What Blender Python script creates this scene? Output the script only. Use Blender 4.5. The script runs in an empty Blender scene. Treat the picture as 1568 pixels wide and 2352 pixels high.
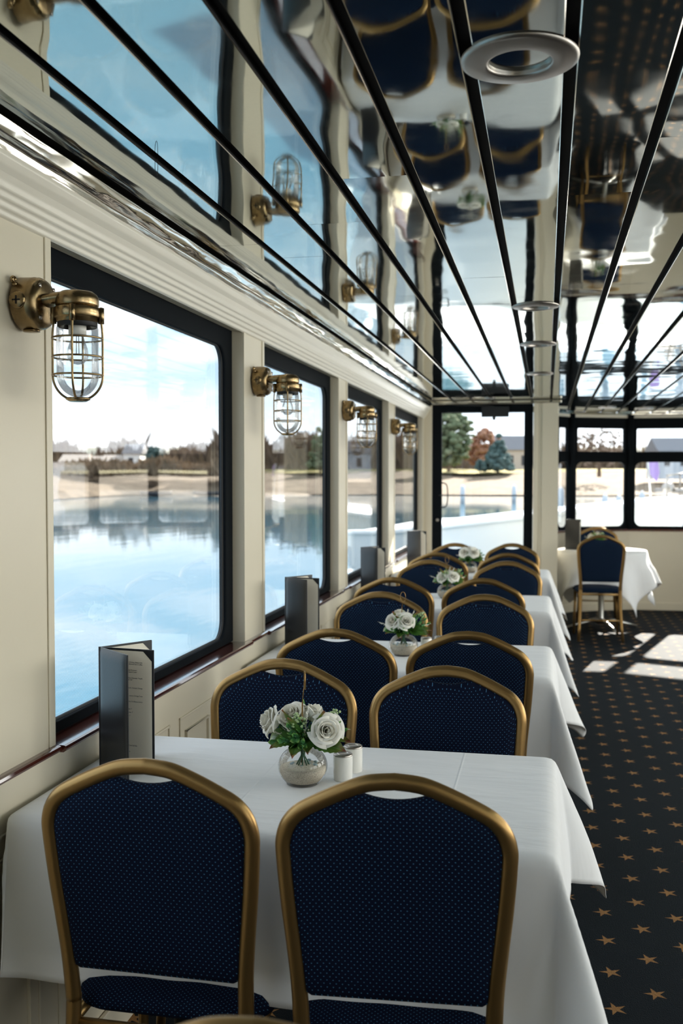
import bpy, bmesh, math, random
from mathutils import Vector, Matrix, noise
random.seed(7)
PI = math.pi
S = bpy.context.scene
C = S.collection

# ------------------------------------------------------------------ camera
EYE = Vector((0, 0, 1.48))
cam = bpy.data.cameras.new('camera')
camo = bpy.data.objects.new('camera', cam)
C.objects.link(camo)
S.camera = camo
_v = Vector(((1255 - 784) / 2287, (1176 - 1096) / 2287, -1)).normalized()
_t = math.atan((1176 - 1096) / 2287)
_u = Vector((0, math.cos(_t), math.sin(_t)))
_x = _v.cross(_u)
R3 = Matrix((_x, _v, _u))
camo.matrix_world = Matrix.Translation(EYE) @ R3.to_4x4()
cam.sensor_fit = 'VERTICAL'
cam.sensor_height = 36
cam.sensor_width = 24
cam.lens = 2287 / 2352 * 36
cam.clip_end = 2000
cam.dof.use_dof = True
cam.dof.focus_distance = 2.45
cam.dof.aperture_fstop = 4.5

# ------------------------------------------------------------------ light and exposure
SUN_EL, SUN_AZ = 27, 16          # elevation, degrees to the right of straight ahead
sun = bpy.data.lights.new('sun', 'SUN')
sun.energy = 18
sun.angle = math.radians(0.6)
sun.color = (1, .93, .82)
suno = bpy.data.objects.new('sun', sun)
C.objects.link(suno)
_d = Vector((-math.sin(math.radians(SUN_AZ)) * math.cos(math.radians(SUN_EL)),
             -math.cos(math.radians(SUN_AZ)) * math.cos(math.radians(SUN_EL)), -math.sin(math.radians(SUN_EL))))
suno.rotation_euler = _d.to_track_quat('-Z', 'Y').to_euler()
suno.location = (2, 8, 20)

# fill lights added outside the starboard windows, to brighten the cabin beyond the sky
for k, yc in enumerate((-.53, 1.115, 2.89, 4.66, 6.41, 8.345)):
    al = bpy.data.lights.new('fill_light_right', 'AREA')
    al.shape = 'RECTANGLE'; al.size = 1.0; al.size_y = 1.4
    al.energy = 13 if k < 2 else 27
    al.color = (1, .95, .86)
    ao = bpy.data.objects.new('fill_light_right', al); C.objects.link(ao)
    ao.location = (3.16, yc, 1.45); ao.rotation_euler = (0, PI / 2, 0)

S.view_settings.view_transform = 'Standard'
S.view_settings.look = 'None'
S.view_settings.gamma = 1
S.view_settings.use_curve_mapping = False
S.view_settings.exposure = 0.5
try:
    S.cycles.max_bounces = 14
    S.cycles.transparent_max_bounces = 24
    S.cycles.glossy_bounces = 8
    S.cycles.diffuse_bounces = 6
except Exception:
    pass

w = bpy.data.worlds.new('sky')
S.world = w
w.use_nodes = True
nt = w.node_tree
for n in list(nt.nodes):
    nt.nodes.remove(n)


class NG:
    """tiny node helper"""
    def __init__(s, tree): s.t = tree
    def n(s, kind, **k):
        nd = s.t.nodes.new(kind)
        for a, b in k.items():
            setattr(nd, a, b)
        return nd
    def put(s, sock, val):
        if isinstance(val, bpy.types.NodeSocket):
            s.t.links.new(val, sock)
        elif isinstance(val, (tuple, list)):
            v = list(val)
            if sock.type == 'RGBA' and len(v) == 3: v.append(1)
            sock.default_value = v
        else:
            sock.default_value = val
    def m(s, op, a, b=0.0, c=None, clamp=False):
        nd = s.n('ShaderNodeMath', operation=op, use_clamp=clamp)
        s.put(nd.inputs[0], a); s.put(nd.inputs[1], b)
        if c is not None: s.put(nd.inputs[2], c)
        return nd.outputs[0]
    def mix(s, f, a, b, mode='MIX'):
        nd = s.n('ShaderNodeMix', data_type='RGBA', blend_type=mode)
        s.put(nd.inputs[0], f); s.put(nd.inputs[6], a); s.put(nd.inputs[7], b)
        return nd.outputs[2]
    def noise(s, vec, scale, detail=2, rough=.5, dist=0):
        nd = s.n('ShaderNodeTexNoise')
        if vec is not None: s.put(nd.inputs['Vector'], vec)
        nd.inputs['Scale'].default_value = scale
        nd.inputs['Detail'].default_value = detail
        nd.inputs['Roughness'].default_value = rough
        nd.inputs['Distortion'].default_value = dist
        return nd.outputs['Fac']
    def ramp(s, f, stops):
        nd = s.n('ShaderNodeValToRGB')
        cr = nd.color_ramp
        while len(cr.elements) < len(stops): cr.elements.new(.5)
        for e, (p, c) in zip(cr.elements, stops):
            e.position = p
            e.color = (c[0], c[1], c[2], 1) if isinstance(c, (tuple, list)) else (c, c, c, 1)
        s.put(nd.inputs[0], f)
        return nd.outputs[0]
    def scale(s, vec, sc):
        nd = s.n('ShaderNodeMapping')
        s.put(nd.inputs[0], vec)
        nd.inputs['Scale'].default_value = sc
        return nd.outputs[0]


g = NG(nt)
tc = g.n('ShaderNodeTexCoord')
sep = g.n('ShaderNodeSeparateXYZ')
g.put(sep.inputs[0], tc.outputs['Generated'])
z = sep.outputs[2]
base = g.ramp(z, [(0.0, (1.6, 1.65, 1.7)), (.04, (1.35, 1.5, 1.6)), (.10, (.80, 1.10, 1.36)), (.22, (.55, .92, 1.25)), (.4, (1.0, 1.35, 1.7)), (1, (1.3, 1.7, 2.1))])
cl = g.noise(g.scale(tc.outputs['Generated'], (1, 1, 4.5)), 3.2, 6, .55, .6)
cf = g.ramp(cl, [(.42, 0), (.6, 1)])
skyc = g.mix(cf, base, (1.7, 1.72, 1.75))
bg = g.n('ShaderNodeBackground')
g.put(bg.inputs[0], skyc)
bg.inputs[1].default_value = 1.0
wo = g.n('ShaderNodeOutputWorld')
nt.links.new(bg.outputs[0], wo.inputs[0])


# ------------------------------------------------------------------ materials
def mat(name, col=(.8, .8, .8), rough=.5, metal=0.0, spec=.5, coat=0, sheen=0, fn=None, alpha=None):
    m = bpy.data.materials.new(name)
    m.use_nodes = True
    t = m.node_tree
    p = t.nodes['Principled BSDF']
    p.inputs['Base Color'].default_value = (*col, 1)
    p.inputs['Roughness'].default_value = rough
    p.inputs['Metallic'].default_value = metal
    p.inputs['Specular IOR Level'].default_value = spec
    p.inputs['Coat Weight'].default_value = coat
    p.inputs['Coat Roughness'].default_value = .06
    p.inputs['Sheen Weight'].default_value = sheen
    if fn:
        fn(NG(t), p)
    return m


def bump(g, p, h, strength=.3, dist=.002):
    b = g.n('ShaderNodeBump')
    b.inputs['Strength'].default_value = strength
    b.inputs['Distance'].default_value = dist
    g.put(b.inputs['Height'], h)
    g.put(p.inputs['Normal'], b.outputs[0])


def objco(g):
    return g.n('ShaderNodeTexCoord').outputs['Object']


def f_cream(g, p):
    co = objco(g)
    n = g.noise(co, 3, 3)
    g.put(p.inputs['Base Color'], g.mix(n, (.67, .61, .475), (.72, .66, .52)))
    bump(g, p, g.noise(co, 60, 2), .08, .001)


M_cream = mat('cream_paint', rough=.38, fn=f_cream)
M_trim = mat('white_cornice_paint', (.74, .70, .60), .35)


def f_wood(g, p):
    co = g.scale(objco(g), (30, 1.2, 30))
    n = g.noise(co, 2.2, 5, .6, .4)
    g.put(p.inputs['Base Color'], g.ramp(n, [(.3, (.035, .007, .004)), (.7, (.11, .022, .012))]))
    bump(g, p, g.noise(objco(g), 25, 2), .05, .002)


M_wood = mat('varnished_mahogany', rough=.16, coat=1.0, fn=f_wood)
M_black = mat('black_window_frame', (.008, .010, .012), .5, spec=.012)
M_blackm = mat('matt_black', (.008, .009, .01), .6)
M_gap = mat('dark_ceiling_gap', (.003, .003, .003), .8)


def f_steel(g, p):
    co = objco(g)
    n = g.noise(g.scale(co, (3, 3, 3)), 4, 4)
    g.put(p.inputs['Roughness'], g.ramp(n, [(.35, .025), (.75, .06)]))
    g.put(p.inputs['Base Color'], g.mix(g.noise(co, 90, 2), (.60, .645, .62), (.66, .69, .655)))


M_mirror = mat('polished_steel', (.62, .66, .64), .03, 1, fn=f_steel)
M_chrome = mat('chrome_trim', (.72, .68, .6), .1, 1)
M_edge = mat('panel_edge_steel', (.8, .72, .6), .12, 1)


def f_brass(g, p):
    n = g.noise(objco(g), 35, 4)
    g.put(p.inputs['Base Color'], g.ramp(n, [(.3, (.20, .14, .07)), (.7, (.36, .255, .13))]))
    g.put(p.inputs['Roughness'], g.ramp(n, [(.3, .36), (.7, .24)]))


M_brass = mat('antique_brass', rough=.3, metal=1, fn=f_brass)
M_nickel = mat('brushed_nickel', (.36, .325, .29), .36, 1)
M_gold = mat('gold_painted_frame', (.31, .19, .07), .34, .85, fn=lambda g, p: bump(g, p, g.noise(objco(g), 300, 2), .05, .0006))
M_silver = mat('silver_pedestal', (.55, .54, .5), .3, 1)
M_porc = mat('white_ceramic', (.82, .80, .74), .18, coat=.4)
M_ceramic_light = mat('lamp_socket', (.85, .83, .76), .3)


def f_fabric(g, p):
    co = objco(g)
    s = g.n('ShaderNodeSeparateXYZ'); g.put(s.inputs[0], co)
    per = .0112
    u = g.m('DIVIDE', s.outputs[0], per); v = g.m('DIVIDE', g.m('ADD', s.outputs[2], s.outputs[1]), per)
    def d(off):
        a = g.m('SUBTRACT', g.m('FRACT', g.m('ADD', u, off + 50)), .5)
        b = g.m('SUBTRACT', g.m('FRACT', g.m('ADD', v, off + 50)), .5)
        return g.m('SQRT', g.m('ADD', g.m('MULTIPLY', a, a), g.m('MULTIPLY', g.m('MULTIPLY', b, b), 1.7)))
    dd = g.m('MINIMUM', d(0.0), d(.5))
    f = g.m('SUBTRACT', 1.0, g.m('DIVIDE', g.m('SUBTRACT', dd, .060), .06, clamp=True), clamp=True)
    wv = g.noise(co, 500, 2)
    basec = g.mix(wv, (.0016, .0036, .0125), (.0038, .0085, .027))
    g.put(p.inputs['Base Color'], g.mix(f, basec, (.07, .20, .36)))
    bump(g, p, g.m('ADD', g.m('MULTIPLY', f, -.6), g.m('MULTIPLY', wv, .4)), .5, .0008)


M_fabric = mat('navy_dotted_fabric', rough=.85, spec=.10, sheen=0, fn=f_fabric)


def f_cloth(g, p):
    co = objco(g)
    n = g.noise(co, 2.5, 3)
    g.put(p.inputs['Base Color'], g.mix(n, (.78, .79, .80), (.84, .84, .83)))
    s = g.n('ShaderNodeSeparateXYZ'); g.put(s.inputs[0], co)
    h = g.noise(g.scale(co, (1.4, 5, 1.5)), 3.0, 3, .5, .3)
    # pressed fold lines
    def crease(v, pos, wd=.004):
        a = g.m('DIVIDE', g.m('ABSOLUTE', g.m('SUBTRACT', v, pos)), wd, clamp=True)
        return g.m('SUBTRACT', 1.0, a)
    c = g.m('ADD', crease(s.outputs[1], .13), g.m('ADD', crease(s.outputs[1], -.2), g.m('ADD', crease(s.outputs[0], .33), crease(s.outputs[0], -.12))))
    bump(g, p, g.m('ADD', g.m('MULTIPLY', h, 2.0), g.m('MULTIPLY', c, .22)), .5, .006)


M_cloth = mat('white_linen', rough=.85, spec=.2, sheen=.15, fn=f_cloth)


def f_carpet(g, p):
    co = objco(g)
    s = g.n('ShaderNodeSeparateXYZ'); g.put(s.inputs[0], co)
    px, py = .236, .21
    x, y = s.outputs[0], s.outputs[1]
    def cell(ox, oy):
        u = g.m('MULTIPLY', g.m('SUBTRACT', g.m('FRACT', g.m('DIVIDE', g.m('ADD', x, ox + px * 40), px)), .5), px)
        v = g.m('MULTIPLY', g.m('SUBTRACT', g.m('FRACT', g.m('DIVIDE', g.m('ADD', y, oy + py * 40), py)), .5), py)
        r = g.m('SQRT', g.m('ADD', g.m('MULTIPLY', u, u), g.m('MULTIPLY', v, v)))
        an = g.m('ADD', g.m('ARCTAN2', u, v), 4 * PI + .35)
        k = 2 * PI / 5
        a = g.m('ABSOLUTE', g.m('SUBTRACT', g.m('MULTIPLY', g.m('FRACT', g.m('DIVIDE', an, k)), k), k / 2))
        a = g.m('SUBTRACT', k / 2, a)
        Rr, Ri, s36 = .036, .0125, math.sin(PI / 5)
        den = g.m('ADD', g.m('MULTIPLY', g.m('SINE', a), Rr), g.m('MULTIPLY', g.m('SINE', g.m('SUBTRACT', PI / 5, a)), Ri))
        rb = g.m('DIVIDE', Rr * Ri * s36, den)
        return g.m('SUBTRACT', rb, r)
    # first star column near x = .198, y = 2.82 ; second near x = .316, y = 2.922
    n = g.noise(co, 260, 2)
    wob = g.m('MULTIPLY', g.m('SUBTRACT', n, .5), .006)
    d1 = cell(px / 2 - .198, py / 2 - 2.82)
    d2 = cell(px / 2 - .316, py / 2 - 2.925)
    dd = g.m('ADD', g.m('MAXIMUM', d1, d2), wob)
    f = g.m('DIVIDE', dd, .0015, clamp=True)
    base = g.mix(n, (.002, .004, .006), (.007, .012, .017))
    starc = g.mix(g.noise(co, 120, 2), (.17, .08, .025), (.34, .19, .08))
    g.put(p.inputs['Base Color'], g.mix(f, base, starc))
    bump(g, p, n, .6, .004)


M_carpet = mat('navy_star_carpet', rough=.75, spec=.08, sheen=.006, fn=f_carpet)


def glass(name, tint=(.98, .99, .99), fres=1.0, rough=0.0):
    m = bpy.data.materials.new(name)
    m.use_nodes = True
    t = m.node_tree
    for n in list(t.nodes): t.nodes.remove(n)
    g = NG(t)
    fr = g.n('ShaderNodeFresnel'); fr.inputs[0].default_value = 1.5
    tr = g.n('ShaderNodeBsdfTransparent'); tr.inputs[0].default_value = (*tint, 1)
    gl = g.n('ShaderNodeBsdfGlossy'); gl.inputs['Roughness'].default_value = rough
    mx = g.n('ShaderNodeMixShader')
    g.put(mx.inputs[0], g.m('MULTIPLY', fr.outputs[0], fres, clamp=True))
    t.links.new(tr.outputs[0], mx.inputs[1]); t.links.new(gl.outputs[0], mx.inputs[2])
    o = g.n('ShaderNodeOutputMaterial'); t.links.new(mx.outputs[0], o.inputs[0])
    return m


M_pane = glass('window_glass', (.985, .992, .995), .42)
M_glass = glass('clear_glass', (.985, .99, .99), .8)


def f_leather(g, p):
    bump(g, p, g.noise(objco(g), 220, 3), .15, .0008)


M_leather = mat('black_leatherette', (.012, .014, .017), .38, fn=f_leather)
M_paper = mat('ivory_paper', (.86, .80, .67), .7)
M_ink = mat('black_ink', (.03, .03, .03), .7)
M_stitch = mat('grey_stitching', (.25, .25, .25), .7)


def f_petal(g, p):
    g.put(p.inputs['Base Color'], g.mix(g.noise(objco(g), 18, 2), (.90, .89, .84), (.87, .84, .72)))


M_petal = mat('white_petal', rough=.6, spec=.2, fn=f_petal)
M_petal.node_tree.nodes['Principled BSDF'].inputs['Subsurface Weight'].default_value = 0.0


def f_leaf(g, p):
    uv = g.n('ShaderNodeTexCoord').outputs['UV']
    s = g.n('ShaderNodeSeparateXYZ'); g.put(s.inputs[0], uv)
    n = g.noise(uv, 5, 3)
    t = g.m('ADD', s.outputs[1], g.m('MULTIPLY', g.m('SUBTRACT', n, .5), .5))
    c = g.ramp(t, [(.55, (.055, .16, .02)), (.82, (.14, .20, .03)), (1.0, (.24, .05, .03))])
    vein = g.m('SUBTRACT', 1.0, g.m('DIVIDE', g.m('ABSOLUTE', g.m('SUBTRACT', s.outputs[0], .5)), .04, clamp=True))
    g.put(p.inputs['Base Color'], g.mix(g.m('MULTIPLY', vein, .5), c, (.25, .40, .10)))


M_leaf = mat('rose_leaf', rough=.45, fn=f_leaf)


def f_leaf2(g, p):
    uv = g.n('ShaderNodeTexCoord').outputs['UV']
    s = g.n('ShaderNodeSeparateXYZ'); g.put(s.inputs[0], uv)
    g.put(p.inputs['Base Color'], g.ramp(s.outputs[1], [(0, (.02, .11, .045)), (.6, (.07, .26, .06)), (1, (.30, .50, .12))]))


M_leaf2 = mat('eucalyptus_green', rough=.5, fn=f_leaf2)
M_berry = mat('pale_green_berry', (.42, .55, .27), .35)
M_stem = mat('green_stem', (.03, .10, .05), .6)


def f_sand(g, p):
    co = objco(g)
    a = g.noise(co, 600, 2)
    c = g.ramp(a, [(.28, (.12, .09, .06)), (.42, (.60, .52, .40)), (.7, (.80, .74, .62))])
    g.put(p.inputs['Base Color'], c)


M_sand = mat('pale_sand', rough=.95, fn=f_sand)
M_shell = mat('blue_grey_shell', (.30, .40, .42), .5)


def f_water(g, p):
    co = objco(g)
    h = g.m('ADD', g.noise(g.scale(co, (1, .35, 1)), 1.3, 3, .55), g.m('MULTIPLY', g.noise(co, .12, 2), 2.0))
    bump(g, p, h, .12, .05)


M_water = mat('river_water', (.06, .145, .20), .04, spec=.5, fn=f_water)


def f_two(a, b, sc=1.0, det=4):
    def fn(g, p):
        g.put(p.inputs['Base Color'], g.mix(g.ramp(g.noise(objco(g), sc, det, .65), [(.35, 0), (.65, 1)]), a, b))
    return fn


M_bank = mat('dry_grass_bank', rough=.95, spec=.1, fn=f_two((.14, .105, .07), (.21, .16, .115), .5))
M_scrub = mat('brown_scrub_bank', rough=.95, spec=.1, fn=f_two((.075, .056, .038), (.15, .115, .08), .35))
M_field = mat('yellow_green_field', rough=.95, spec=.1, fn=f_two((.24, .20, .06), (.28, .24, .11), .2))
M_mud = mat('dark_mud', rough=.9, fn=f_two((.08, .06, .045), (.25, .19, .13), .3))
M_reed = mat('tan_reeds', rough=.95, spec=.1, fn=f_two((.20, .15, .10), (.36, .27, .19), .2))
M_thicket = mat('bare_twigs', rough=.95, spec=.1, fn=f_two((.13, .095, .07), (.25, .185, .14), .15))
M_greytree = mat('grey_green_foliage', rough=.95, spec=.1, fn=f_two((.07, .10, .055), (.17, .19, .11), .5))
M_bluetree = mat('blue_green_foliage', rough=.95, spec=.1, fn=f_two((.035, .07, .07), (.09, .13, .12), .6))
M_redtree = mat('russet_foliage', rough=.95, spec=.1, fn=f_two((.18, .07, .04), (.28, .16, .11), .5))
M_hull = mat('white_gelcoat', (.96, .96, .96), .4)
M_roof = mat('slate_roof', (.15, .15, .16), .8)
M_housew = mat('house_wall', (.45, .38, .32), .8)
M_post = mat('weathered_post', (.5, .5, .52), .8)
M_flag = mat('violet_flag', (.25, .18, .42), .8)
M_dark = mat('dark_boat_paint', (.03, .03, .035), .5)


# ------------------------------------------------------------------ geometry helpers
def link(name, me, m=None, parent=None, smooth=True, loc=None, rot=None):
    if m is not None and not isinstance(m, (list, tuple)): m = [m]
    for k in (m or []): me.materials.append(k)
    if smooth:
        for p in me.polygons: p.use_smooth = True
    o = bpy.data.objects.new(name, me)
    C.objects.link(o)
    if parent is not None: o.parent = parent
    if loc is not None: o.location = loc
    if rot is not None: o.rotation_euler = rot
    return o


def mk(verts, faces, uvs=None):
    me = bpy.data.meshes.new('m')
    me.from_pydata([tuple(v) for v in verts], [], faces)
    if uvs:
        l = me.uv_layers.new(name='UVMap')
        for lp in me.loops: l.data[lp.index].uv = uvs[lp.vertex_index]
    me.update()
    return me


class MB:
    def __init__(s): s.v = []; s.f = []
    def add(s, vs, fs):
        o = len(s.v); s.v += [tuple(v) for v in vs]; s.f += [tuple(i + o for i in f) for f in fs]
        return s
    def box(s, x0, x1, y0, y1, z0, z1):
        return s.add([(x0, y0, z0), (x1, y0, z0), (x1, y1, z0), (x0, y1, z0), (x0, y0, z1), (x1, y0, z1), (x1, y1, z1), (x0, y1, z1)],
                     [(0, 3, 2, 1), (4, 5, 6, 7), (0, 1, 5, 4), (1, 2, 6, 5), (2, 3, 7, 6), (3, 0, 4, 7)])
    def lathe(s, prof, seg=32, M=None, cap=True):
        vs = []; fs = []
        n = len(prof)
        for i in range(seg):
            a = 2 * PI * i / seg
            for r, zz in prof:
                p = Vector((r * math.cos(a), r * math.sin(a), zz))
                vs.append(M @ p if M else p)
        for i in range(seg):
            j = (i + 1) % seg
            for k in range(n - 1):
                fs.append((i * n + k, j * n + k, j * n + k + 1, i * n + k + 1))
        if cap:
            if prof[0][0] > 1e-6: fs.append(tuple(i * n for i in reversed(range(seg))))
            if prof[-1][0] > 1e-6: fs.append(tuple(i * n + n - 1 for i in range(seg)))
        return s.add(vs, fs)
    def tube(s, pts, r, seg=10, closed=False, rx=None, up=None, cap=True):
        pts = [Vector(p) for p in pts]
        n = len(pts)
        vs = []; fs = []
        prev = None
        for i, p in enumerate(pts):
            a = pts[(i - 1) % n] if (closed or i > 0) else p
            b = pts[(i + 1) % n] if (closed or i < n - 1) else p
            t = (b - a).normalized()
            if up is not None: u = Vector(up)
            else: u = prev if prev is not None else (Vector((0, 0, 1)) if abs(t.z) < .9 else Vector((1, 0, 0)))
            x = t.cross(u)
            if x.length < 1e-5: x = t.orthogonal()
            x.normalize(); y = x.cross(t).normalized(); prev = y
            ri = r[i] if isinstance(r, (list, tuple)) else r
            rxi = rx if rx is not None else ri
            for k in range(seg):
                an = 2 * PI * k / seg
                vs.append(p + x * (ri * math.cos(an)) + y * (rxi * math.sin(an)))
        m = n if closed else n - 1
        for i in range(m):
            j = (i + 1) % n
            for k in range(seg):
                l = (k + 1) % seg
                fs.append((i * seg + k, i * seg + l, j * seg + l, j * seg + k))
        if not closed and cap:
            fs.append(tuple(reversed(range(seg)))); fs.append(tuple((n - 1) * seg + k for k in range(seg)))
        return s.add(vs, fs)
    def sphere(s, c, r, seg=12, rings=8, sc=(1, 1, 1)):
        prof = [(r * math.sin(PI * k / rings), -r * math.cos(PI * k / rings)) for k in range(rings + 1)]
        M = Matrix.Translation(c) @ Matrix.Diagonal((*sc, 1))
        return s.lathe(prof, seg, M, cap=False)
    def build(s, name, m, parent=None, smooth=True, loc=None, rot=None, bevel=0, fix=True):
        me = bpy.data.meshes.new(name)
        me.from_pydata(s.v, [], s.f)
        bm = bmesh.new(); bm.from_mesh(me)
        bmesh.ops.remove_doubles(bm, verts=bm.verts, dist=1e-6)
        if fix: bmesh.ops.recalc_face_normals(bm, faces=bm.faces)
        bm.to_mesh(me); bm.free()
        o = link(name, me, m, parent, smooth, loc, rot)
        if bevel:
            b = o.modifiers.new('b', 'BEVEL'); b.width = bevel; b.segments = 3; b.limit_method = 'ANGLE'; b.angle_limit = .6
            b.harden_normals = False
            if smooth:
                for p in me.polygons: p.use_smooth = False
        return o


def box(name, x0, x1, y0, y1, z0, z1, m, parent=None, bevel=0, loc=None):
    return MB().box(x0, x1, y0, y1, z0, z1).build(name, m, parent, smooth=False, bevel=bevel, loc=loc)


def tag(o, label, cat, group=None, kind=None):
    if label: o['label'] = label
    if cat: o['category'] = cat
    if group: o['group'] = group
    if kind: o['kind'] = kind
    return o


def empty(name, loc=(0, 0, 0), rz=0):
    o = bpy.data.objects.new(name, None)
    o.empty_display_size = .05
    C.objects.link(o)
    o.location = loc; o.rotation_euler = (0, 0, rz)
    return o


def struct(o):
    o['kind'] = 'structure'
    return o


def copy_tree(o, parent=None):
    c = o.copy(); C.objects.link(c)
    if parent is not None: c.parent = parent
    for ch in list(o.children): copy_tree(ch, c)
    return c


def catmull(pts, n=8, closed=False):
    P = [Vector(p) for p in pts]
    out = []
    m = len(P)
    rng = m if closed else m - 1
    for i in range(rng):
        if closed: a, b, c, d = P[(i - 1) % m], P[i], P[(i + 1) % m], P[(i + 2) % m]
        else: a, b, c, d = P[max(i - 1, 0)], P[i], P[i + 1], P[min(i + 2, m - 1)]
        for k in range(n):
            t = k / n
            out.append(.5 * ((2 * b) + (-a + c) * t + (2 * a - 5 * b + 4 * c - d) * t * t + (-a + 3 * b - 3 * c + d) * t ** 3))
    if not closed: out.append(P[-1])
    return out


def rrect(w, h, r, seg=6):
    """rounded rectangle outline centred at 0"""
    out = []
    for cx, cy, a0 in ((w / 2 - r, h / 2 - r, 0), (-w / 2 + r, h / 2 - r, 90), (-w / 2 + r, -h / 2 + r, 180), (w / 2 - r, -h / 2 + r, 270)):
        for k in range(seg + 1):
            a = math.radians(a0 + 90 * k / seg)
            out.append((cx + r * math.cos(a), cy + r * math.sin(a)))
    return out


def ring_panel(outer_wh, inner_wh, rout, rin, depth, F, seg=6, shift=(0, 0)):
    """a frame: rectangle with a rounded opening, depth thick; F maps (u, v, d) to a point"""
    o = rrect(*outer_wh, rout, seg); i = [(a + shift[0], b + shift[1]) for a, b in rrect(*inner_wh, rin, seg)]
    n = len(o)
    vs = [F(a, b, 0) for a, b in o] + [F(a, b, 0) for a, b in i] + [F(a, b, depth) for a, b in o] + [F(a, b, depth) for a, b in i]
    fs = []
    for k in range(n):
        l = (k + 1) % n
        fs += [(k, l, n + l, n + k), (2 * n + k, 3 * n + k, 3 * n + l, 2 * n + l), (k, 2 * n + k, 2 * n + l, l), (n + k, n + l, 3 * n + l, 3 * n + k)]
    return vs, fs


# ------------------------------------------------------------------ the setting
XL, XR = -1.13, 3.03          # pilaster faces, left and right
CZ = 2.19                     # ceiling
YB, YD = -3.0, 9.33           # back wall, door wall
ZS = .85                      # sill top

# floor
BOW = [(.10, 10.95), (.27, 11.2), (.91, 11.52), (1.6, 11.55), (2.25, 11.3), (2.75, 10.75), (3.03, 10.0)]
fl = [(-1.2, YB)] + [(3.1, YB), (3.1, 10.0)] + [(p[0], p[1] + .03) for p in reversed(BOW)] + [(.0, 10.95), (.0, 9.5), (-1.2, 9.5)]
nfl = len(fl)
me = mk([(x, y, -.04) for x, y in fl] + [(x, y, 0) for x, y in fl],
        [tuple(reversed(range(nfl))), tuple(range(nfl, 2 * nfl))] + [(i, (i + 1) % nfl, nfl + (i + 1) % nfl, nfl + i) for i in range(nfl)])
struct(link('floor', me, M_carpet, smooth=False))
# hull of the boat underneath the cabin
hb = MB().box(-1.24, 3.14, YB - .1, 9.6, -1.1, -.06).box(-.1, 3.0, 9.6, 11.2, -1.1, -.06)
struct(hb.build('trim_4', M_hull, smooth=False))

PY = [(-1.68, -1.41), (.09, .36), (1.87, 2.14), (3.64, 3.92), (5.395, 5.65), (7.17, 7.49), (9.20, 9.34)]


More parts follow.
